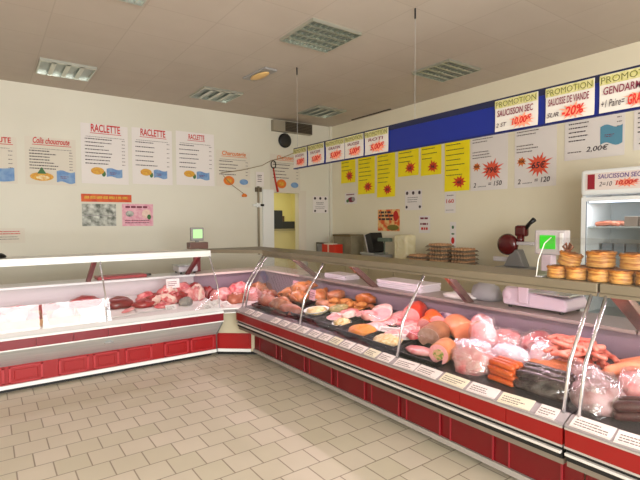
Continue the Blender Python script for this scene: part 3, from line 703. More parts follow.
for i, u in enumerate(us):
    w = .10 if i == 18 else [.125, .188][i > 12]
    o = card_mesh(w, .082, CARDY if i in (8, 11, 15, 17) else CARDP, 200 + i)
    put(o, rail_M('R', u, rnd.uniform(-.05, .05)), ORD[i] + " price card from the corner in the red counter's front rail", 'price card', "price cards in the red counter's rail")
for i, (u, v, h, rz, lb) in enumerate([(2.05, .13, .05, .3, 'white price tag lying near the right end of the left deck'), (1.66, .24, .03, 0, 'small white tag in front of the beef cuts'),
                                      (2.13, .20, .05, -.2, 'white price tag beside the corner post')]):
    o = card_mesh(.12, .08, WHITEP, 300 + i); put(o, on('L', u, v, rz, .012) @ Matrix.Rotation(R(35), 4, 'X'), lb, 'price card', 'tags on the left deck')
def stand_card(side, u, v, w, h, m, label, lean=70, lift=0.0, rz=0.0):
    t = empty('price_sign', label, 'price sign', on(side, u, v, rz, lift))
    Mx = Matrix.Rotation(R(lean), 4, 'X')
    c = MB().box(-w / 2, w / 2, 0, h, 0, .003, Mx).build('card', m, t)
    b = MB(); r = random.Random(int(u * 100))
    for k in range(3): b.box(-w * .4, w * (.1 + .3 * r.random()), h * (.25 + .2 * k), h * (.31 + .2 * k), .003, .004, Mx)
    b.build('printed_lines', INKP, t); MB().box(-w * .3, w * .3, 0, .05, -.004, .001).build('foot', GREYPL, t)
    return t
PINKC = mat('pink_price_card', (240, 176, 196), .5)
stand_card('L', 1.80, .60, .16, .11, WHITEP, 'white price sign standing among the beef cuts', 72, .14)
stand_card('R', 4.83, .78, .13, .12, PINKC, 'pink price sign standing at the back near the corner', 75, .05)
stand_card('R', 4.05, .50, .10, .11, PINKC, 'pink price sign stuck in front of the roast chickens', 75, .10)
stand_card('R', 3.57, .40, .16, .06, WHITEP, 'white price sign between the salad dish and black trays', 30, .02)
stand_card('R', 2.75, .36, .20, .05, WHITEP, 'white price sign leaning in front of the ham slices', 35, .04, .35)
stand_card('R', 2.52, .33, .24, .05, WHITEP, 'long white price sign beside the middle glass post', 40, .03, .6)

def tray(side, u, v, w, d, h, m, label, rot=0.0, cat='tray', group=None):
    o = MB(); t_ = .006; f = .012
    o.box(-w / 2 + f, w / 2 - f, -d / 2 + f, d / 2 - f, 0, t_)
    for s in (-1, 1):
        o.add([(s * (w / 2 - f), -d / 2 + f, 0), (s * (w / 2 - f), d / 2 - f, 0), (s * w / 2, d / 2, h), (s * w / 2, -d / 2, h), (s * (w / 2 - f - t_), -d / 2 + f, t_), (s * (w / 2 - f - t_), d / 2 - f, t_), (s * (w / 2 - t_), d / 2, h), (s * (w / 2 - t_), -d / 2, h)],
              [(0, 1, 2, 3), (4, 7, 6, 5), (3, 2, 6, 7), (0, 3, 7, 4), (1, 5, 6, 2), (0, 4, 5, 1)])
        o.add([(-w / 2 + f, s * (d / 2 - f), 0), (w / 2 - f, s * (d / 2 - f), 0), (w / 2, s * d / 2, h), (-w / 2, s * d / 2, h), (-w / 2 + f, s * (d / 2 - f - t_), t_), (w / 2 - f, s * (d / 2 - f - t_), t_), (w / 2, s * (d / 2 - t_), h), (-w / 2, s * (d / 2 - t_), h)],
              [(0, 1, 2, 3), (4, 7, 6, 5), (3, 2, 6, 7), (0, 3, 7, 4), (1, 5, 6, 2), (0, 4, 5, 1)])
    return put(o.build('food_tray', m), on(side, u, v, rot), label, cat, group)
def lump(name, side, u, v, sx, sy, sz, m, seed, label, cat, rot=0.0, lift=0.0, amp=.3, group=None, freq=1.7):
    o = MB().blob(sx, sy, sz, seed, amp, freq).build(name, m, None, True)
    return put(o, on(side, u, v, rot, lift), label, cat, group)

TB = 'black trays on the dark deck'
tray('R', 4.42, .30, .70, .30, .045, BLACK, 'long black tray under the roast pork joints near the corner', 0.06, group=TB)
tray('R', 4.46, .67, .66, .42, .05, BLACK, 'black tray under the roast chickens', 0, group=TB)
tray('R', 3.83, .36, .40, .32, .045, BLACK, 'black tray holding the bowl of egg salad', 0, group=TB)
tray('R', 3.72, .72, .55, .34, .045, BLACK, 'black tray of fried breaded pieces by the back', 0, group=TB)
tray('R', 3.42, .34, .36, .30, .045, BLACK, 'black tray with a white dish in front of sliced pork', 0, group=TB)
tray('R', 3.02, .32, .38, .34, .045, BLACK, 'black tray of orange carrot salad', 0, group=TB)
tray('R', 2.64, .30, .36, .34, .045, BLACK, 'black tray of pale salad beneath the ham slices', 0, group=TB)
tray('R', 2.24, .23, .42, .26, .04, BLACK, 'black tray beside the middle glass post with pale slices', 0, group=TB)
for i, (u, v, sx, sy, sz, m, rz, lb) in enumerate([(4.70, .30, .16, .085, .11, ROASTP, -.1, 'roast pork joint closest to the corner on the long black tray'),
        (4.40, .32, .20, .09, .11, ROAST, .05, 'brown roast pork joint in the middle of the long tray'), (4.12, .27, .17, .08, .09, ROASTP, .1, 'pinkish roast pork joint at the right end of the long tray')]):
    lump('roast_joint', 'R', u, v, sx, sy, sz, m, 20 + i, lb, 'roast meat', rz, .012)
def chicken(u, v, rz, lift, label, m=CHICK, s=1.1):
    t = empty('roast_chicken', label, 'roast chicken', on('R', u, v, rz, lift), 'roast chickens near the corner')
    MB().blob(.12 * s, .09 * s, .12 * s, u * 3, .12).build('body', m, t, True)
    for sg in (-1, 1):
        b = MB(); b.tube([(.05 * s, sg * .06 * s, .05 * s), (.10 * s, sg * .075 * s, .075 * s), (.165 * s, sg * .045 * s, .055 * s)], [.036 * s, .032 * s, .012 * s], 9, None, True); b.build('leg', m, t, True)
        b = MB(); b.tube([(-.05 * s, sg * .085 * s, .07 * s), (-.09 * s, sg * .10 * s, .05 * s), (-.05 * s, sg * .115 * s, .04 * s)], [.02 * s, .017 * s, .010 * s], 8, None, True); b.build('wing', m, t, True)
chicken(4.70, .62, .3, .012, 'roast chicken at the corner end of the chicken tray')
chicken(4.44, .57, -.4, .012, 'roast chicken in front middle of the chicken tray')
chicken(4.25, .74, 2.6, .012, 'roast chicken at the right rear of the chicken tray')
chicken(4.52, .68, 1.2, .085, 'roast chicken lying on top of the others')
# bowl of egg salad etc
def dish(side, u, v, r, label, fill, lb2, lift=.01, m=WHITE, hh=.045):
    o = MB(); o.lathe([(r * .55, 0), (r * .6, .004), (r, hh), (r * 1.03, hh), (r * 1.0, hh - .006), (r * .6, .012), (.002, .012)], 22)
    o = o.build('salad_bowl', m, None, True); put(o, on(side, u, v, 0, lift), label, 'bowl')
    f = MB().blob(r * .86, r * .86, .055, u * 5, .25, 3.0); f = f.build('salad', fill, None, True); put(f, on(side, u, v, 0, lift + .012), lb2, 'salad', None, ); f['kind'] = 'stuff'
dish('R', 3.84, .40, .13, 'white bowl on a black tray near the second glass post', SALADW, 'pale egg salad heaped in the white bowl')
dish('R', 3.30, .30, .09, 'small white dish on a black tray before the sliced pork', SALADW, 'pale salad in the small white dish', .01, WHITE, .03)
f = MB().blob(.14, .11, .06, 8, .2, 3).build('carrot_salad', SALADO, None, True); put(f, on('R', 3.0, .29, 0, .01), 'orange grated carrot salad in a black tray', 'salad'); f['kind'] = 'stuff'
f = MB().blob(.13, .11, .05, 9, .2, 3).build('potato_salad', SALADW, None, True); put(f, on('R', 2.65, .25, 0, .01), 'pale potato salad in a black tray under ham slices', 'salad'); f['kind'] = 'stuff'
f = MB().blob(.13, .07, .035, 19, .2, 3).build('rillettes', PORK, None, True); put(f, on('R', 2.30, .24, 0, .01), 'pale pink shredded meat in the black tray by the post', 'salad'); f['kind'] = 'stuff'
# fried pieces
k = 0
for i in range(5):
    for j in range(3):
        u = 3.95 - i * .115 + rnd.uniform(-.015, .015); v = .62 + j * .10
        lump('fried_cutlet', 'R', u, v, .06, .045, .045, FRIED if (i + j) % 3 else ROAST, 40 + k, 'brown breaded cutlet heaped on the tray by the back', 'cutlet', rnd.uniform(0, 3), .012, .3, 'breaded cutlets on the back tray'); k += 1
for i in range(4):
    lump('fried_cutlet', 'R', 3.9 - i * .13, .68 + .05 * (i % 2), .065, .045, .045, FRIED, 60 + i, 'brown breaded cutlet on top of the heap by the back', 'cutlet', rnd.uniform(0, 3), .055, .3, 'top breaded cutlets')
# sliced pork / ham
def slices(u, v, n, r, m, rim, du, dv, dz, tilt, label, group, rz=0.0, sy=.8, lift=.012, side='R'):
    me = MB(); me.lathe([(r, 0), (r, .006)], 20, Matrix.Diagonal((1, sy, 1, 1)), .08, u); p = me.build('ham_slice', m, None)
    me = MB(); pts = [(r * math.cos(2 * PI * k / 24) * 1.01, r * sy * math.sin(2 * PI * k / 24) * 1.01, .003) for k in range(25)]; me.tube(pts, .0042, 6)
    me.build('fat_rim', rim, p, True)
    for k in range(n):
        M = on(side, u + du * k, v + dv * k, rz + rnd.uniform(-.2, .2), lift + dz * k) @ Matrix.Rotation(R(tilt), 4, 'X')
        lb = label
        if k == 0: p.matrix_world = M; tag(p, lb, 'ham slice', group)
        else: dup(p, M, lb, group)
slices(3.30, .80, 8, .115, HAM, HAMRIM, -.035, -.035, .008, 22, 'pink ham slice in the round fan by the back', 'fan of pink ham slices', .0, .85, .03)
slices(3.03, .80, 7, .095, HAM, HAMRIM, -.012, -.05, .004, 14, 'pink ham slice right of the round fan', 'second fan of ham slices', .4, .8, .02)
slices(2.97, .62, 7, .085, HAM, HAMRIM, .0, -.045, .002, 20, 'ham slice overlapping in the row behind the carrot salad', 'ham slices behind the carrot salad', .2, .75, .02)
slices(2.64, .66, 9, .09, PORK, HAMRIM, .004, -.045, .001, 22, 'marbled ham slice overlapping down to the pale salad', 'marbled ham slices', -.2, .75, .03)
slices(3.46, .60, 6, .10, PORK, FAT, .01, -.04, .002, 12, 'pale pork slice laid before the breaded cutlets', 'pale pork slices', .3, .7, .02)
lump('pork_piece', 'R', 3.50, .56, .12, .09, .07, PORK, 71, 'pale pink cooked pork piece next to the breaded cutlets', 'meat', .4, .0)
lump('cooked_meat', 'R', 4.02, .62, .12, .08, .08, ROAST, 72, 'brown cooked meat piece between chickens and cutlets', 'meat', .2, .0)
lump('sliced_meat', 'R', 2.83, .66, .13, .09, .06, VEAL, 73, 'red pink cured meat heap between the ham fans', 'meat', .2, .0)

for i, (u, v, sx, sy, sz, m, lb) in enumerate([(3.16, .52, .10, .08, .07, PORK, 'pale pork piece between the ham fan and the carrot salad'), (3.60, .86, .12, .06, .10, CHICK, 'roast meat piece behind the breaded cutlets'),
        (2.90, .84, .09, .07, .10, HAM, 'pink boiled ham chunk at the back of the dark deck'), (2.46, .40, .09, .08, .05, VEAL, 'rose meat slice heap before the orange hams'),
        (3.62, .52, .10, .07, .06, SALADG, 'mixed vegetable meat salad heap before the cutlets'), (4.02, .80, .12, .07, .10, ROAST, 'brown roast behind the egg salad bowl'), (3.36, .44, .09, .06, .05, FAT, 'whitish fat slices heap beside the small dish')]):
    lump('meat_piece', 'R', u, v, sx, sy, sz, m, 170 + i, lb, 'meat', .3 * i, .05)
# whole hams and pates: x axis along local y/x
def ham_roll(name, u, v, rz, L, r, skin, face, label, cat='ham', lift=0.0, sq=1.0, face2=None, knot=False, skin_label=None):
    t = empty(name, label, cat, on('R', u + .06, v, rz, lift))
    M = Matrix.Translation((0, 0, r * sq)) @ Matrix.Rotation(PI / 2, 4, 'X') @ Matrix.Diagonal((1, sq, 1, 1))
    b = MB(); b.lathe([(r * .96, -L * .0), (r, .01), (r, L * .7), (r * .92, L * .85), (r * .6, L * .97), (r * .2, L)], 22, Matrix.Translation((0, 0, r * sq)) @ Matrix.Rotation(-PI / 2, 4, 'X') @ Matrix.Diagonal((1, sq, 1, 1)), .05, u)
    b.build('rind', skin, t, True)
    b = MB(); b.lathe([(r * .95, 0), (r * .93, .004), (.002, .006)], 22, Matrix.Translation((0, 0, r * sq)) @ M.to_3x3().to_4x4()); b.build('cut_face', face, t)
    if face2:
        b = MB(); b.lathe([(r * .55, .005), (r * .5, .009), (.002, .010)], 14, Matrix.Translation((0, 0, r * sq)) @ M.to_3x3().to_4x4(), .3, 3); b.build('filling', face2, t)
    return t
ham_roll('cooked_ham', 2.72, .66, .45, .30, .085, REDR, HAM, 'red rind cooked ham with pink cut face by the middle post')
ham_roll('cooked_ham', 2.50, .58, .35, .24, .065, ORANGER, HAM, 'small orange rind ham in front of the red one')
ham_roll('cooked_ham', 2.43, .66, .9, .26, .075, ORANGER, HAM, 'orange rind ham lying at the back beside the plum sausage')
o = lump('wrapped_sausage', 'R', 2.56, .83, .13, .06, .10, mat('plum_wrap', (96, 44, 84), .3, c2=(228, 206, 216), scale=11, lo=.45, hi=.55), 75, 'plum and white wrapped sausage behind the orange hams', 'sausage', .2, .02, .1)
ham_roll('pate_loaf', 2.26, .36, .25, .24, .095, PATEB, PATE, 'grey brown pate loaf with a wide cut face', 'pate', 0, .85)
ham_roll('smoked_ham', 2.12, .62, 1.0, .30, .10, SALM, SALM, 'salmon coloured smooth ham behind the pate loaf', 'ham', 0, .8)
ham_roll('pistachio_sausage', 2.06, .72, .6, .22, .08, HAM, PIST, 'pink sausage with green speckled cut face at the back', 'sausage')
ham_roll('crusted_pate', 2.00, .16, .25, .18, .075, CRUST, HAM, 'crusted pate roll with green pistachio centre at the front', 'pate', 0, 1.0, PIST)
def wrapped(name, u, v, sx, sy, sz, m, film, seed, label, rot=0., lift=0., amp=.2):
    o = lump(name, 'R', u, v, sx, sy, sz, m, seed, label, 'packet', rot, lift, amp)
    b = MB().blob(sx * 1.10, sy * 1.12, sz * 1.12, seed + .3, amp * 1.8, 2.6); b.build('plastic_wrap', film, o, True); return o
wrapped('wrapped_ham', 1.84, .25, .15, .11, .15, PORK, WRAP, 81, 'ham joint in clear wrap beside the crusted pate', .1)
wrapped('wrapped_roast', 1.98, .42, .15, .09, .12, WRAPW, WRAPD, 82, 'white wrapped roast behind the wrapped ham', .3)
wrapped('meat_packet', 1.93, .74, .15, .10, .11, PORK, WRAP, 83, 'shiny pink meat packet at the back left of the white one', .2)
wrapped('meat_packet', 1.70, .80, .13, .10, .12, VEAL, WRAP, 84, 'shiny rose meat packet behind the smoked sausages', .5)
wrapped('meat_packet', 1.74, .50, .13, .08, .11, WRAPW, WRAPD, 85, 'milky white meat packet above the smoked sausages', .1)
wrapped('sausage_packet', 1.57, .62, .10, .10, .13, mat('white_sausage_pack', (226, 190, 196), .35, c2=(150, 96, 130), scale=9, lo=.5, hi=.62), WRAP, 86, 'pale sausage packet with purple label left of the links', .3)
wrapped('meat_packet', 2.02, .62, .10, .08, .20, HAM, WRAPD, 87, 'pink packet resting on the salmon ham', .2)
# stacked smoked sausages
k = 0
for row in range(4):
    for i in range(4 if row % 2 == 0 else 3):
        b = MB(); b.tube([(-.075, 0, 0), (-.03, .004, 0), (.03, .002, 0), (.078, 0, 0)], .0175, 9, None, True); o = b.build('smoked_sausage', SMOKED, None, True)
        M = on('R', 1.60 - (i * .004), .17 + i * .037 + (row % 2) * .018, -.12 + rnd.uniform(-.05, .05), .019 + row * .031)
        put(o, M, 'orange smoked sausage in the neat stack near the front', 'sausage', 'stack of smoked sausages'); k += 1
for (u, v, n, c, lb) in [(1.36, .25, 3, BLOODS, 'black pudding in the dark wrapped bundle at the front')]:
    for j in range(2):
        for i in range(n):
            b = MB(); b.tube([(-.13, 0, 0), (-.05, .006, .0), (.05, -.004, 0), (.13, 0, 0)], .030, 10, None, True); o = b.build('black_pudding', c, None, True)
            put(o, on('R', u + .01 * i, v - .08 + i * .062 + j * .03, -.03, .031 + j * .05), lb, 'sausage', 'black puddings at the front')
b = MB().blob(.19, .13, .13, 5, .22, 3.0).build('plastic_wrap', mat_film('bundle_film', (200, 190, 200), .09, .10, 10, .01), None, True); put(b, on('R', 1.36, .235, 0, .01), 'clear plastic film loosely covering the black puddings', 'plastic film')
for i in range(4):
    b = MB(); b.tube([(-.11, 0, 0), (0, .01, .012), (.11, -.01, 0)], [.022, .026, .022], 8, None, True); o = b.build('bacon_roll', BACON, None, True)
    put(o, on('R', 1.47 + .01 * i, .42 + .045 * i, .35, .024), 'tan smoked bacon roll beside the pale packet', 'bacon', 'bacon rolls')
# raw sausage heap
for i in range(64):
    a = rnd.uniform(0, 2 * PI); q = math.sqrt(rnd.random()); lay = i // 16
    u = 1.40 + .22 * q * math.cos(a) * (1 - .14 * lay); v = .69 + .17 * q * math.sin(a) * (1 - .17 * lay)
    c = rnd.uniform(-.03, .03)
    b = MB(); b.tube([(-.06, 0, 0), (-.02, c, .006), (.02, c, .006), (.06, 0, 0)], .0165, 8, None, True); o = b.build('raw_sausage', CHIPO, None, True)
    put(o, on('R', u, v, rnd.uniform(-.9, 1.5),   .030 + lay * .036 + rnd.uniform(0, .008)) @ Matrix.Rotation(rnd.uniform(-.12, .12), 4, 'Y'), 'raw pink sausage in the heap by the near glass joint', 'sausage', 'heap of raw pink sausages')
# long salmon pieces, bags, dark sausages in the near section
for i in range(6):
    b = MB(); x = rnd.uniform(-.02, .02); b.tube([(-.17, 0, .0), (-.06, .02 + x, .012), (.06, .02 - x, .012), (.17, -.01, 0)], [.030, .040, .040, .028], 10, None, True); o = b.build('salmon_sausage', SALM, None, True)
    put(o, on('R', 1.02 - .03 * (i % 3), .60 + .075 * (i % 4) , .25 + .06 * i, .04 + .05 * (i // 4)), 'thick salmon coloured sausage piled at the right photo edge', 'sausage', 'thick salmon sausages')
wrapped('meat_bag', 1.09, .26, .13, .12, .13, mat('bag_contents', (150, 104, 100), .4, c2=(206, 170, 172), scale=12), WRAP, 91, 'crinkled clear plastic bag of meat behind the twin posts', .2, 0, .3)
wrapped('meat_bag', 0.97, .53, .14, .09, .12, PORK, WRAP, 92, 'clear plastic bag of pink meat behind the crinkled bag', .5, 0, .3)
wrapped('meat_bag', 1.24, .46, .09, .08, .11, mat('bag_contents', (150, 104, 100)), WRAP, 93, 'small plastic meat bag left of the twin posts', .5, 0, .3)
for i in range(6):
    b = MB(); b.tube([(-.12, 0, 0), (-.04, .012, .008), (.05, .01, .008), (.12, -.006, 0)], .027, 9, None, True); o = b.build('dark_sausage', DARKS, None, True)
    put(o, on('R', .84, .20 + .055 * (i % 4), .3 + rnd.uniform(-.1, .1), .028 + .05 * (i // 4)), 'dark brown cured sausage heaped at the right photo edge', 'sausage', 'dark cured sausages')
wrapped('meat_packet', .60, .55, .16, .14, .14, VEAL, WRAP, 94, 'meat packet in the near counter beyond the photo edge', .5, 0, .3)

# left deck ---------------------------------------------------------------
tray('L', .17, .30, .50, .30, .075, KRAFT, 'kraft brown tray at the left photo edge with pink meat', 0)
for i, (u, v, sx, sy, sz) in enumerate([(.05, .30, .10, .09, .11), (.22, .32, .11, .09, .12), (.34, .29, .07, .08, .10)]):
    lump('pork_cut', 'L', u, v, sx, sy, sz, PORK if i % 2 else VEAL, 100 + i, ['pink pork cut at the left end of the kraft tray', 'pink veal cut in the middle of the kraft tray', 'pink pork cut at the right end of the kraft tray'][i], 'meat', .2, .01)
tray('L', .60, .28, .28, .26, .07, KRAFT, 'smaller kraft brown tray behind the bright glass pane', 0)
lump('pork_cut', 'L', .60, .29, .11, .09, .12, PORK, 104, 'pink pork cut in the smaller kraft tray', 'meat', .3, .01)
lump('beef_cut', 'L', .50, .62, .16, .12, .08, BEEF, 105, 'flat red beef cut behind the kraft trays', 'meat', .2)
lump('beef_cut', 'L', .86, .70, .16, .10, .11, BEEF, 106, 'red beef cut behind the first glass post', 'meat', .2)
lump('pork_cut', 'L', .20, .66, .18, .12, .07, VEAL, 107, 'pale pink meat at the back of the left deck', 'meat', .1)
lump('beef_joint', 'L', 1.17, .52, .16, .10, .12, LIVER, 110, 'big smooth dark red beef joint right of the glass post', 'meat', .05, 0, .15)
for i, (u, v, sx, sy, sz, m, rz, lf, lb) in enumerate([
    (1.42, .44, .13, .08, .09, BEEF, .1, 0, 'red beef slice nearest the dark beef joint'), (1.56, .50, .12, .09, .11, BEEF, .6, 0, 'red beef cut left of the white price sign'),
    (1.50, .62, .13, .09, .11, VEAL, .2, 0, 'rose veal cut behind the red beef slices'), (1.70, .48, .11, .08, .12, VEAL, -.3, 0, 'veal cut under the white price sign'),
    (1.84, .50, .12, .09, .12, BEEF, .4, 0, 'beef cut beside the grey bag'), (1.76, .66, .14, .10, .15, VEAL, .2, 0, 'veal pile behind the white price sign'),
    (1.98, .54, .11, .09, .13, PORK, .2, 0, 'pork chop heap right of the grey bag'), (2.08, .52, .11, .08, .14, PORK, .9, 0, 'pale pork chop near the left counter end'),
    (1.93, .70, .13, .09, .17, VEAL, .4, 0, 'rose meat at the back near the scale'), (2.12, .72, .10, .09, .15, BEEF, .1, 0, 'red meat at the back right of the left deck'),
    (1.60, .33, .10, .06, .06, VEAL, .3, 0, 'thin veal slice at the front of the left deck')]):
    o = lump('meat_cut', 'L', u, v, sx, sy, sz, m, 112 + i, lb, 'meat', rz, lf, .35, None, 2.4)
    if i % 2: MB().blob(sx * .9, sy * .35, sz * .95, 130 + i, .3, M=Matrix.Translation((0, -sy * .5, .004))).build('fat_rim', FAT, o, True)
b = MB().blob(.08, .06, .09, 140, .3, 3).build('grey_bag', mat('grey_bag', (150, 142, 134), .4, c2=(120, 112, 108), scale=8, bump=.5), None, True); put(b, on('L', 1.86, .33), 'small grey bag lying before the beef cuts', 'bag')
def paper(side, u, v, w, d, label, rz=0., lift=.004, m=WHITEP, amp=.012, seed=0):
    b = MB(); n = 8
    vs = [(-w / 2 + w * i / n, -d / 2 + d * j / n, abs(amp * noise.noise(Vector((i * .7 + seed, j * .7, seed))))) for j in range(n + 1) for i in range(n + 1)]
    vs += [(x, y, z + .0015) for x, y, z in vs]; N = (n + 1) ** 2; fs = []
    for j in range(n):
        for i in range(n):
            a = j * (n + 1) + i; fs += [(a, a + n + 1, a + n + 2, a + 1), (N + a, N + a + 1, N + a + n + 2, N + a + n + 1)]
    rim = [i for i in range(n + 1)] + [j * (n + 1) + n for j in range(1, n + 1)] + [n * (n + 1) + i for i in range(n - 1, -1, -1)] + [j * (n + 1) for j in range(n - 1, 0, -1)]
    for k in range(len(rim)):
        a, c = rim[k], rim[(k + 1) % len(rim)]; fs.append((a, c, N + c, N + a))
    b.add(vs, fs); return put(b.build('paper_sheet', m, None, True), on(side, u, v, rz, lift), label, 'paper')
paper('L', 1.13, .28, .30, .24, 'white paper sheet in front of the dark beef joint', .1, seed=1)
paper('L', 1.45, .28, .30, .12, 'white paper sheet in front of the beef slices', .05, seed=2)
lump('meat_scrap', 'L', 1.22, .30, .10, .035, .03, PORK, 141, 'thin pink meat strip lying on white paper', 'meat', .7, .012)
# corner deck
def corner(name, x, y, sx, sy, sz, m, seed, label, rot=0., amp=.3, z=.601):
    o = MB().blob(sx, sy, sz, seed, amp, 2.2).build(name, m, None, True)
    o.matrix_world = Matrix.Translation((x, y, z)) @ Matrix.Rotation(rot, 4, 'Z'); return tag(o, label, 'meat')
corner('ring_sausage', 2.70, 5.62, .17, .13, .19, VEAL, 150, 'pink meat heap at the back of the corner counter', .3)
corner('pork_cut', 2.42, 5.52, .15, .12, .15, PORK, 151, 'pink pork pile at the left of the corner counter', .1)
corner('pork_cut', 2.50, 5.24, .14, .10, .13, ROASTP, 152, 'brownish pork cut at the front of the corner counter', .5)
corner('pork_cut', 2.78, 5.32, .15, .11, .14, PORK, 153, 'pale pork cut in the middle of the corner counter', .9)
corner('roast_joint', 2.92, 5.16, .15, .10, .13, ROASTP, 154, 'roasted joint at the corner next to the long tray', .9)
corner('beef_cut', 2.98, 5.55, .13, .13, .17, ROAST, 155, 'brown meat heap in the deep corner', .4)
corner('beef_cut', 2.32, 5.74, .09, .09, .16, BEEF, 156, 'red meat piece at the back left of the corner counter', .4)
for i, (x, y) in enumerate([(2.30, 5.12), (2.28, 5.30)]):
    o = card_mesh(.13, .09, WHITEP, 320 + i); o.matrix_world = Matrix.Translation((x, y, .62)) @ Matrix.Rotation(.5, 4, 'Z') @ Matrix.Rotation(R(30), 4, 'X')
    tag(o, ['white price tag at the front edge of the corner deck', 'white price tag before the corner pork pile'][i], 'price card')

# ------------------------------------------------------------------ scales on the ledges
def scale_left():
    t = empty('weighing_scale', 'grey weighing scale with pale green screen on the left ledge', 'scale', Matrix.Translation((2.15, 6.02, .923)))
    MB().box(-.14, .12, -.10, .16, .02, .10).build('base', LGREY, t, bevel=.02); MB().box(-.15, .10, -.12, .14, .10, .115).build('pan', STEEL, t, bevel=.004)
    for x in (-.1, .08):
        for y in (-.07, .12): MB().lathe([(.015, 0), (.015, .02)], 8, Matrix.Translation((x, y, 0))).build('foot', RUBBER, t)
    MB().box(.14, .22, .06, .14, 0, .34).build('column', WINE, t, bevel=.008)
    MB().box(.06, .32, .03, .16, .31, .40).build('printer_head', mat('brown_grey', (116, 88, 80), .4), t, bevel=.008)
    h = MB().box(.10, .28, .08, .14, .42, .60).build('display', GREYPL, t, bevel=.008); MB().box(.125, .255, .074, .08, .455, .575).build('screen', SCREENP, h)
    MB().box(.17, .21, .09, .13, .40, .42).build('neck', GREYPL, t)
scale_left()
def scale_right(M, label, scr):
    t = empty('weighing_scale', label, 'scale', M)
    b = MB(); pr = [(-.24, .02), (-.25, .10), (-.20, .15), (-.08, .17), (.02, .13), (.24, .11), (.26, .05), (.24, .02)]
    b.prism(pr, lambda p: Vector((p[0], -.16, p[1])), lambda p: Vector((p[0], .16, p[1]))); b.build('base', mat('scale_lilac_grey', (206, 188, 200), .3), t, bevel=.015)
    MB().box(-.02, .28, -.18, .18, .135, .15).build('pan', STEEL, t, bevel=.004)
    for x in (-.2, .2):
        for y in (-.12, .12): MB().lathe([(.015, 0), (.015, .02)], 8, Matrix.Translation((x, y, 0))).build('foot', RUBBER, t)
    MB().box(-.05, .03, .05, .13, .12, .41).build('column', mat('scale_lilac_grey', (206, 188, 200)), t, bevel=.006)
    b = MB(); b.tube([(-.20, -.10, .095), (-.20, .10, .095)], [.075, .075], 16, None, True); b.build('side_pod', mat('scale_lilac_grey', (206, 188, 200)), t, True)
    MB().box(-.10, -.02, -.185, -.16, .05, .22).build('keypad', mat('scale_lilac_grey', (206, 188, 200)), t, bevel=.008)
    h = MB().box(-.11, .13, .06, .14, .41, .60).build('display', LGREY, t, bevel=.01); MB().box(-.065, .055, .054, .06, .455, .56).build('screen', scr, h)
    MB().box(.09, .115, .052, .06, .43, .58).build('key_strip', WHITE, h)
    return t
scale_right(Matrix.Translation((3.45, 1.86, .923)) @ Matrix.Rotation(-PI / 2, 4, 'Z'), 'lilac grey scale with bright green screen on the right ledge', SCREEN)
# paper bundles on the right ledge
t = empty('paper_stack', 'stack of white wrapping paper on the ledge behind the hams', 'paper', Matrix.Translation((3.42, 3.24, .923)))
for k in range(4): MB().box(-.13, .13, -.31, .31, k * .019, k * .019 + .016, Matrix.Rotation(R((k % 2) * 3 - 1.5), 4, 'Z')).build('sheet_bundle', mat('lilac_white_paper', (244, 232, 240), .6), t)
t = empty('paper_stack', 'smaller stack of white paper on the ledge near the corner', 'paper', Matrix.Translation((3.42, 4.30, .923)))
for k in range(3): MB().box(-.11, .11, -.20, .20, k * .019, k * .019 + .016, Matrix.Rotation(R((k % 2) * 4 - 2), 4, 'Z')).build('sheet_bundle', mat('lilac_white_paper', (244, 232, 240), .6), t)
o = MB().blob(.09, .16, .05, 160, .3, 3).build('crumpled_paper', WHITEP, None, True); o.location = (3.36, 2.56, .923); tag(o, 'crumpled white paper on the ledge right of the paper stack', 'paper')
o = MB().blob(.10, .14, .16, 161, .2, 2).build('plastic_bag', mat('dim_bag', (150, 148, 150), .4), None, True); o.location = (3.45, 2.36, .923); tag(o, 'greyish bag on the ledge beside the crumpled paper', 'bag')
t = empty('red_board', 'long red chopping board lying on the left ledge', 'board', Matrix.Translation((1.34, 6.0, .923)))
MB().box(-.30, .26, -.11, .11, 0, .035).build('slab', mat('red_board', (160, 42, 48), .4), t, bevel=.006)
MB().box(.26, .34, -.02, .02, .005, .03).build('handle', BLACK, t, bevel=.006)
o = MB().blob(.09, .06, .05, 162, .2, 2).build('dark_object', BLACK, None, True); o.location = (.06, 5.50, 1.2575); tag(o, 'small dark object lying on the white canopy at far left', 'object')  # unidentified dark object on the canopy

# pies on the canopy ------------------------------------------------------
PZ = 1.2575
def pie_proto():
    r = .060; prof = [(r * .90, 0)]
    for q in range(7): prof += [(r * (.98 + .05 * math.sin(q * 2.1)), .004 + q * .0085), (r * (.93 + .03 * math.sin(q * 1.3)), .008 + q * .0085)]
    b = MB(); b.lathe(prof + [(r * .88, .066)], 24, None, .05, 1); o = b.build('savoury_pie', PIE, None, True)
    b = MB(); b.lathe([(r * .90, .062), (r * .86, .068), (r * .5, .071), (.004, .072)], 24, None, .05, 2); b.build('lid', PIETOP, o, True)
    b = MB()
    pts = [(r * .95 * math.cos(a), r * .95 * math.sin(a), .063 + .003 * math.sin(9 * a)) for a in [2 * PI * k / 36 for k in range(37)]]; b.tube(pts, .006, 6); b.build('crimped_edge', PIETOP, o, True)
    for s in (-.02, .0, .02): MB().box(s - .002, s + .002, -.035, .035, .071, .0745).build('slash', mat('dark_crust', (110, 60, 20), .5), o)
    return o
pp = pie_proto(); first = True
pos = [(1.40, 0, 0, 'lower front pie at the left end beside the clear guard'), (1.29, 0, 0, 'second lower front pie from the left end'), (1.17, 0, 0, 'third lower front pie, under the big upper pie'),
       (1.055, 0, 0, 'fourth lower front pie from the left end'), (.94, 0, 0, 'lower front pie at the right photo edge')]
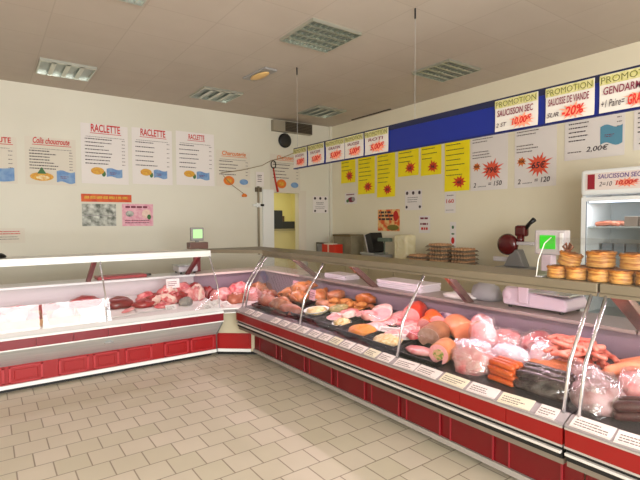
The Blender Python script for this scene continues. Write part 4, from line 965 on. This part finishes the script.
for i, (y, dx, l, lb) in enumerate(pos):
    for row in range(2):
        M = Matrix.Translation((2.76 + row * .13, y + rnd.uniform(-.008, .008), PZ + .001)) @ Matrix.Rotation(rnd.uniform(0, 3), 4, 'Z')
        lab = lb if row == 0 else lb.replace('lower front pie', 'lower back pie').replace('beside the clear guard', 'hidden behind the front one')
        if first: pp.matrix_world = M; tag(pp, lab, 'pie', 'savoury pies on the canopy'); first = False
        else: dup(pp, M, lab)
for (y, x, s, lb) in [(1.19, 2.82, 1.25, 'big upper pie in the middle of the pie pile'), (1.02, 2.82, 1.2, 'big upper pie at the right photo edge'), (1.36, 2.80, 1.05, 'tilted upper pie at the left under the paper bow')]:
    M = Matrix.Translation((x, y, PZ + .077)) @ Matrix.Rotation(R(14) if s < 1.1 else 0, 4, 'X') @ Matrix.Diagonal((s, s, s, 1)); dup(pp, M, lb)
t = empty('paper_bow', 'brown paper bow standing on the tilted upper pie', 'bow', Matrix.Translation((2.80, 1.365, PZ + .15)))
for sg in (-1, 1):
    b = MB(); b.tube([(0, 0, 0), (0, sg * .028, .035), (0, sg * .012, .055), (0, 0, .012)], .007, 6); b.build('loop', mat('brown_paper', (120, 64, 34), .6), t, True)
MB().lathe([(.01, -.002), (.012, .012), (.006, .02)], 10).build('knot', mat('brown_paper', (120, 64, 34)), t, True)
t = empty('food_guard', 'curved clear plastic guard standing left of the pies', 'guard', Matrix.Translation((2.70, 1.50, PZ)))
pr = [(0, 0), (.02, .10), (.09, .20), (.17, .235)]
P_ = pr + [(x + .004, z - .003) for x, z in pr[::-1]]
MB().prism(P_, lambda p: Vector((p[0], -.0, p[1])), lambda p: Vector((p[0], -.9, p[1]))).build('pane', GLASS, t)
b = MB(); b.tube([(x, .002, z) for x, z in pr], .0035, 6); b.build('edge', mat('clear_edge', (220, 216, 206), .3), t, True)
MB().box(0, .16, -.03, .01, 0, .006).build('foot', LGREY, t)

# ------------------------------------------------------------------ back bench along the right wall
t = empty('work_bench', 'pale work bench along the right wall behind the counter', 'bench', Matrix.Translation((5.35, 5.2, 0)))
MB().box(-.33, .34, -2.5, 2.28, .90, .94).build('worktop', mat('bench_top', (176, 162, 132), .4), t); MB().box(-.28, .34, -2.45, 2.24, .08, .90).build('cabinet_base', mat('bench_base', (170, 156, 122), .5), t); MB().box(-.22, .34, -2.4, 2.2, 0, .08).build('plinth', RUBBER, t)
for k in range(8): MB().box(-.295, -.28, -2.42 + k * .58, -1.86 + k * .58, .12, .88).build('door', mat('bench_door', (182, 168, 134), .5), t)
BZ = .94
# egg trays
def egg_tray(x, y, n, label):
    for k in range(n):
        t = empty('egg_tray', label % ORD[k], 'egg tray', Matrix.Translation((x, y + rnd.uniform(-.01, .01), BZ + .001 + k * .056)), 'stacked trays of brown eggs')
        b = MB(); b.box(-.15, .15, -.15, .15, 0, .006)
        for i in range(6):
            for j in range(6): b.lathe([(.022, .006), (.014, .024)], 6, Matrix.Translation((-.125 + i * .05, -.125 + j * .05, 0)))
        b.build('pulp_tray', CARTON, t)
        for i in range(5):
            for j in range(5):
                if i == 0 or j == 0 or j == 4 or k == n - 1:
                    MB().lathe([(.004, .008), (.019, .016), (.0238, .030), (.019, .044), (.007, .0525)], 8, Matrix.Translation((-.10 + i * .05, -.10 + j * .05, 0))).build('egg', EGG, t, True)
egg_tray(5.22, 4.70, 3, '%s brown egg tray from the bottom of the low left stack')
egg_tray(5.30, 4.38, 6, '%s brown egg tray from the bottom of the tall middle stack')
egg_tray(5.40, 4.06, 5, '%s brown egg tray from the bottom of the right egg stack')
# bench scale with dark tilted panel
t = empty('bench_scale', 'bench scale with tilted dark panel and green display arm', 'scale', Matrix.Translation((5.35, 5.75, BZ)) @ Matrix.Rotation(-PI / 2, 4, 'Z'))
MB().box(-.26, .20, -.15, .15, .0, .10).build('base', GREYPL, t, bevel=.01); MB().box(-.28, .08, -.16, .16, .10, .13).build('pan', STEEL, t, bevel=.004)
Mx = Matrix.Translation((-.02, 0, .13)) @ Matrix.Rotation(R(-17), 4, 'Y'); MB().box(-.07, .07, -.13, .13, 0, .33, Mx).build('panel', BLACK, t, bevel=.006)
MB().box(-.09, -.072, -.13, .13, 0, .33, Mx).build('panel_edge', LGREY, t); MB().tube([(.16, 0, .1), (.16, 0, .34)], .012, 8).build('arm', mat('green_grey', (96, 110, 96), .5), t); MB().box(.04, .30, -.05, .05, .32, .38).build('display', mat('green_grey', (96, 110, 96)), t, bevel=.008)
o = MB().box(-.11, .11, -.14, .14, 0, .44).build('plastic_container', mat_film('milky_plastic', (236, 226, 184), .2, .3, 5, .75), None, bevel=.03); o.location = (5.35, 5.13, BZ); tag(o, 'milky plastic container between bench scale and egg trays', 'container')
o = MB().box(-.15, .15, -.26, .26, 0, .40).build('grey_crate', mat('crate_grey', (140, 132, 108), .7, c2=(120, 112, 88), scale=5), None, bevel=.008); o.location = (5.45, 6.66, BZ); tag(o, 'large grey brown box on the bench in the corner', 'box')
MB().box(-.16, .16, -.25, .27, .38, .415).build('lid', mat('crate_brown', (104, 88, 56), .7), o, bevel=.006)
o = MB().box(-.09, .09, -.20, .20, 0, .24).build('red_box', mat('red_carton', (206, 48, 26), .5), None, bevel=.006); o.location = (5.15, 6.76, BZ); tag(o, 'red carton standing before the large grey box', 'box')
MB().box(-.093, -.088, -.02, .02, .0, .24).build('tape', mat('tape_white', (228, 190, 170), .5), o); MB().box(-.095, .02, -.13, .13, .235, .255).build('flap', CREAMP, o)
o = MB().box(-.02, .02, -.20, .20, 0, .25).build('framed_picture', mat('frame_dark', (84, 74, 64), .5), None); o.location = (5.28, 7.22, BZ); tag(o, 'small dark framed picture leaning in the corner', 'picture')
MB().box(-.024, -.02, -.17, .17, .03, .22).build('print', mat('cool_print', (176, 180, 182), .4, c2=(120, 124, 130), scale=5), o)
# slicer
t = empty('meat_slicer', 'dark red meat slicer on the bench behind the counter', 'slicer', Matrix.Translation((5.30, 3.22, BZ)) @ Matrix.Rotation(-PI / 2, 4, 'Z'))
MB().box(-.20, .20, -.16, .16, .015, .09).build('base', mat('slicer_grey', (140, 140, 140), .3, .5), t, bevel=.02)
MB().prism([(-.13, .09), (.15, .09), (.06, .30), (-.02, .30)], lambda p: Vector((p[0], -.05, p[1])), lambda p: Vector((p[0], .08, p[1]))).build('pedestal', mat('slicer_grey', (140, 140, 140)), t, bevel=.01)
Mx = Matrix.Translation((-.09, -.02, .36)) @ Matrix.Rotation(PI / 2, 4, 'X')
MB().lathe([(.128, -.03), (.135, 0), (.13, .03), (.10, .055), (.05, .065)], 26, Mx).build('blade_guard', SLICER, t, True)
MB().lathe([(.11, -.036), (.11, -.03)], 26, Mx).build('blade', CHROME, t)
MB().box(-.30, .02, -.02, .05, .14, .20).build('drip_tray', LGREY, t, bevel=.01)
MB().box(.0, .15, -.04, .06, .46, .60).build('motor_block', SLICER, t, bevel=.03); MB().tube([(.06, 0, .36), (.07, 0, .48)], .045, 10).build('arm', SLICER, t, True)
MB().tube([(.13, 0, .56), (.18, 0, .62), (.24, 0, .67)], [.028, .022, .030], 10).build('handle', BLACK, t, True)
MB().box(.04, .26, -.05, .05, .36, .40).build('carriage', LGREY, t, bevel=.008)
for x in (-.16, .16):
    for y in (-.12, .12): MB().lathe([(.02, 0), (.02, .015)], 8, Matrix.Translation((x, y, 0))).build('foot', RUBBER, t)
# refrigerator
FX, FY0, FY1, FZ = 5.02, 1.62, 2.32, 2.10
t = empty('display_refrigerator', 'white glass-door refrigerator with lit sign against the right wall', 'refrigerator', Matrix.Translation((FX, FY1, 0)) @ Matrix.Rotation(-PI / 2, 4, 'Z'))
W, D = FY1 - FY0, .66   # local: x along the front to the right, y into the cabinet
b = MB(); b.box(0, .03, .03, D, .06, FZ); b.box(W - .03, W, .03, D, .06, FZ); b.box(.03, W - .03, D - .03, D, .06, FZ); b.box(.03, W - .03, .03, D - .03, FZ - .03, FZ); b.box(.03, W - .03, .03, D - .03, .06, .35)
b.build('cabinet', WHITE, t)
MB().box(.01, W - .01, .06, D - .02, 0, .06).build('plinth', RUBBER, t)
MB().box(.031, W - .031, D - .034, D - .03, .35, 1.83).build('liner', mat('cool_liner', (196, 204, 206), .5), t)
dr = MB(); dr.box(0, .055, 0, .03, .30, 1.83); dr.box(W - .055, W, 0, .03, .30, 1.83); dr.box(.055, W - .055, 0, .03, 1.79, 1.83); dr.box(.055, W - .055, 0, .03, .30, .36)
dr = dr.build('door', WHITE, t, bevel=.004); MB().box(.055, W - .055, .010, .018, .36, 1.79).build('door_glass', GLASS, dr); MB().box(.050, .058, -.001, .0, .36, 1.79).build('seal', mat('seal_blue', (90, 104, 130), .5), dr)
MB().box(-.005, W + .005, -.015, .05, 1.85, FZ + .01).build('header', WHITE, t, bevel=.03)
hd = MB().box(.05, W - .03, -.022, -.015, 1.90, 2.07).build('sign_face', mat('sign_cream', (228, 214, 206), .5), t)
MB().box(.07, .14, -.026, -.022, 1.91, 2.06).build('red_mark', mat('sign_red', (150, 30, 44), .5), hd, bevel=.002); MB().box(.58, .65, -.026, -.022, 1.91, 2.06).build('red_mark', mat('sign_red', (150, 30, 44)), hd)
tx = empty('sign_text'); tx.parent = t; tx.matrix_local = Matrix.Translation((0, -.024, 1.88)) @ Matrix.Rotation(PI / 2, 4, 'X')
text_mesh('SAUCISSON SEC', mat('violet_ink', (96, 60, 130), .6), tx, .17, .13, .001, .38, .045, .015, .1)
text_mesh('2=10', INKD, tx, .18, .055, .001, .12, .045, .005, .25); burst(tx, .43, .08, .12, .05, mat('pale_red_burst', (238, 150, 120)), .001, 14, 9); text_mesh('10,00€', INKR, tx, .43, .052, .003, .20, .055, .03, .25, align='CENTER', name='price')
for z in (1.52, 1.22, .92, .62): MB().box(.032, W - .032, .06, D - .05, z, z + .012).build('shelf', mat('shelf_wire', (200, 206, 206), .35, .4), t)
MB().box(.06, W - .06, .05, .075, 1.775, 1.795).build('lamp_tube', TUBEW, t)
Mf = t.matrix_world
def in_fridge(o, x, y, z, label, cat, group=None, rz=0.): o.matrix_world = Mf @ Matrix.Translation((x, y, z)) @ Matrix.Rotation(rz, 4, 'Z'); return tag(o, label, cat, group)
for i in range(4):
    b = MB(); b.tube([(-.10, 0, 0), (-.03, .02, .01), (.04, .02, .01), (.10, -.01, 0)], .024, 8, None, True)
    in_fridge(b.build('dry_sausage', mat('dry_sausage', (176, 92, 66), .5, c2=(206, 130, 100), scale=20), None, True), .20 + .05 * (i % 2), .14 + .07 * i, 1.557, 'pinkish sausage on the upper refrigerator shelf', 'sausage', 'sausages on the upper refrigerator shelf', .3 * i)
for i in range(4): in_fridge(MB().box(-.06, .06, -.05, .05, 0, .10).build('meat_packet', mat('grey_pack', (120, 104, 92), .4), None, bevel=.006), .44 + .13 * (i % 2) - .02, .16 + .17 * (i // 2), 1.533, 'dim packet at the right of the upper refrigerator shelf', 'packet', 'packets on the upper refrigerator shelf')
for i in range(5): in_fridge(MB().box(-.05, .05, -.04, .04, 0, .12).build('food_packet', mat('blue_grey_pack', (112, 124, 132), .4), None, bevel=.006), .12 + .115 * i, .36, 1.233, 'blue grey packet on the second refrigerator shelf', 'packet', 'packets on the second refrigerator shelf')

# ------------------------------------------------------------------ lights
def area(name, loc, rot, sx, sy, power, color):
    l = bpy.data.lights.new(name, 'AREA'); l.shape = 'RECTANGLE'; l.size = sx; l.size_y = sy; l.energy = power; l.color = color
    o = bpy.data.objects.new(name, l); COL.objects.link(o); o.location = loc; o.rotation_euler = rot; return o
area('daylight', ((WX0 + WX1) / 2, YF - .12, (WZ0 + WZ1) / 2), (PI / 2, 0, 0), WX1 - WX0, WZ1 - WZ0, 600, (1.0, .985, .965))
PK = (1.0, .74, .82)
area('case_lamp', (VR + .49, 3.05, 1.178), (0, 0, 0), .04, 3.6, 20, PK)
area('case_lamp', (VR + .49, .5, 1.178), (0, 0, 0), .04, 1.2, 7, PK)
area('case_lamp', (.4, VL + .49, 1.178), (0, 0, 0), 3.5, .04, 6, PK)
area('corner_lamp', (2.72, 5.40, 1.20), (0, 0, 0), .3, .05, 4, PK)
area('storeroom_lamp', (4.8, 8.4, 2.65), (0, 0, 0), .6, .6, 22, (1, .93, .7))
area('refrigerator_lamp', (FX + .09, (FY0 + FY1) / 2, 1.77), (0, 0, 0), .02, .5, 2.5, (.85, .92, 1))
w = bpy.data.worlds.new('world'); S.world = w; w.use_nodes = True
w.node_tree.nodes['Background'].inputs['Color'].default_value = (.8, .88, 1, 1); w.node_tree.nodes['Background'].inputs['Strength'].default_value = 0.6

# ------------------------------------------------------------------ camera
cd = bpy.data.cameras.new('camera'); cam = bpy.data.objects.new('camera', cd); COL.objects.link(cam)
cd.sensor_width = 36; cd.lens = 462.66 / 640 * 36; cd.clip_start = .05
right = Vector((0.81096944, -0.58506612, -0.0051187)); down = Vector((-0.02779023, -0.02977881, -0.99917012)); fwd = Vector((0.58442816, 0.81043868, -0.04040883))
cam.matrix_world = Matrix(((right.x, -down.x, -fwd.x, 0), (right.y, -down.y, -fwd.y, 0), (right.z, -down.z, -fwd.z, 1.6), (0, 0, 0, 1)))
S.camera = cam
S.view_settings.view_transform = 'Standard'; S.view_settings.look = 'None'; S.view_settings.gamma = 1; S.view_settings.use_curve_mapping = False
S.view_settings.exposure = -0.22
S.cycles.max_bounces = 10; S.cycles.transparent_max_bounces = 24; S.cycles.use_denoising = True
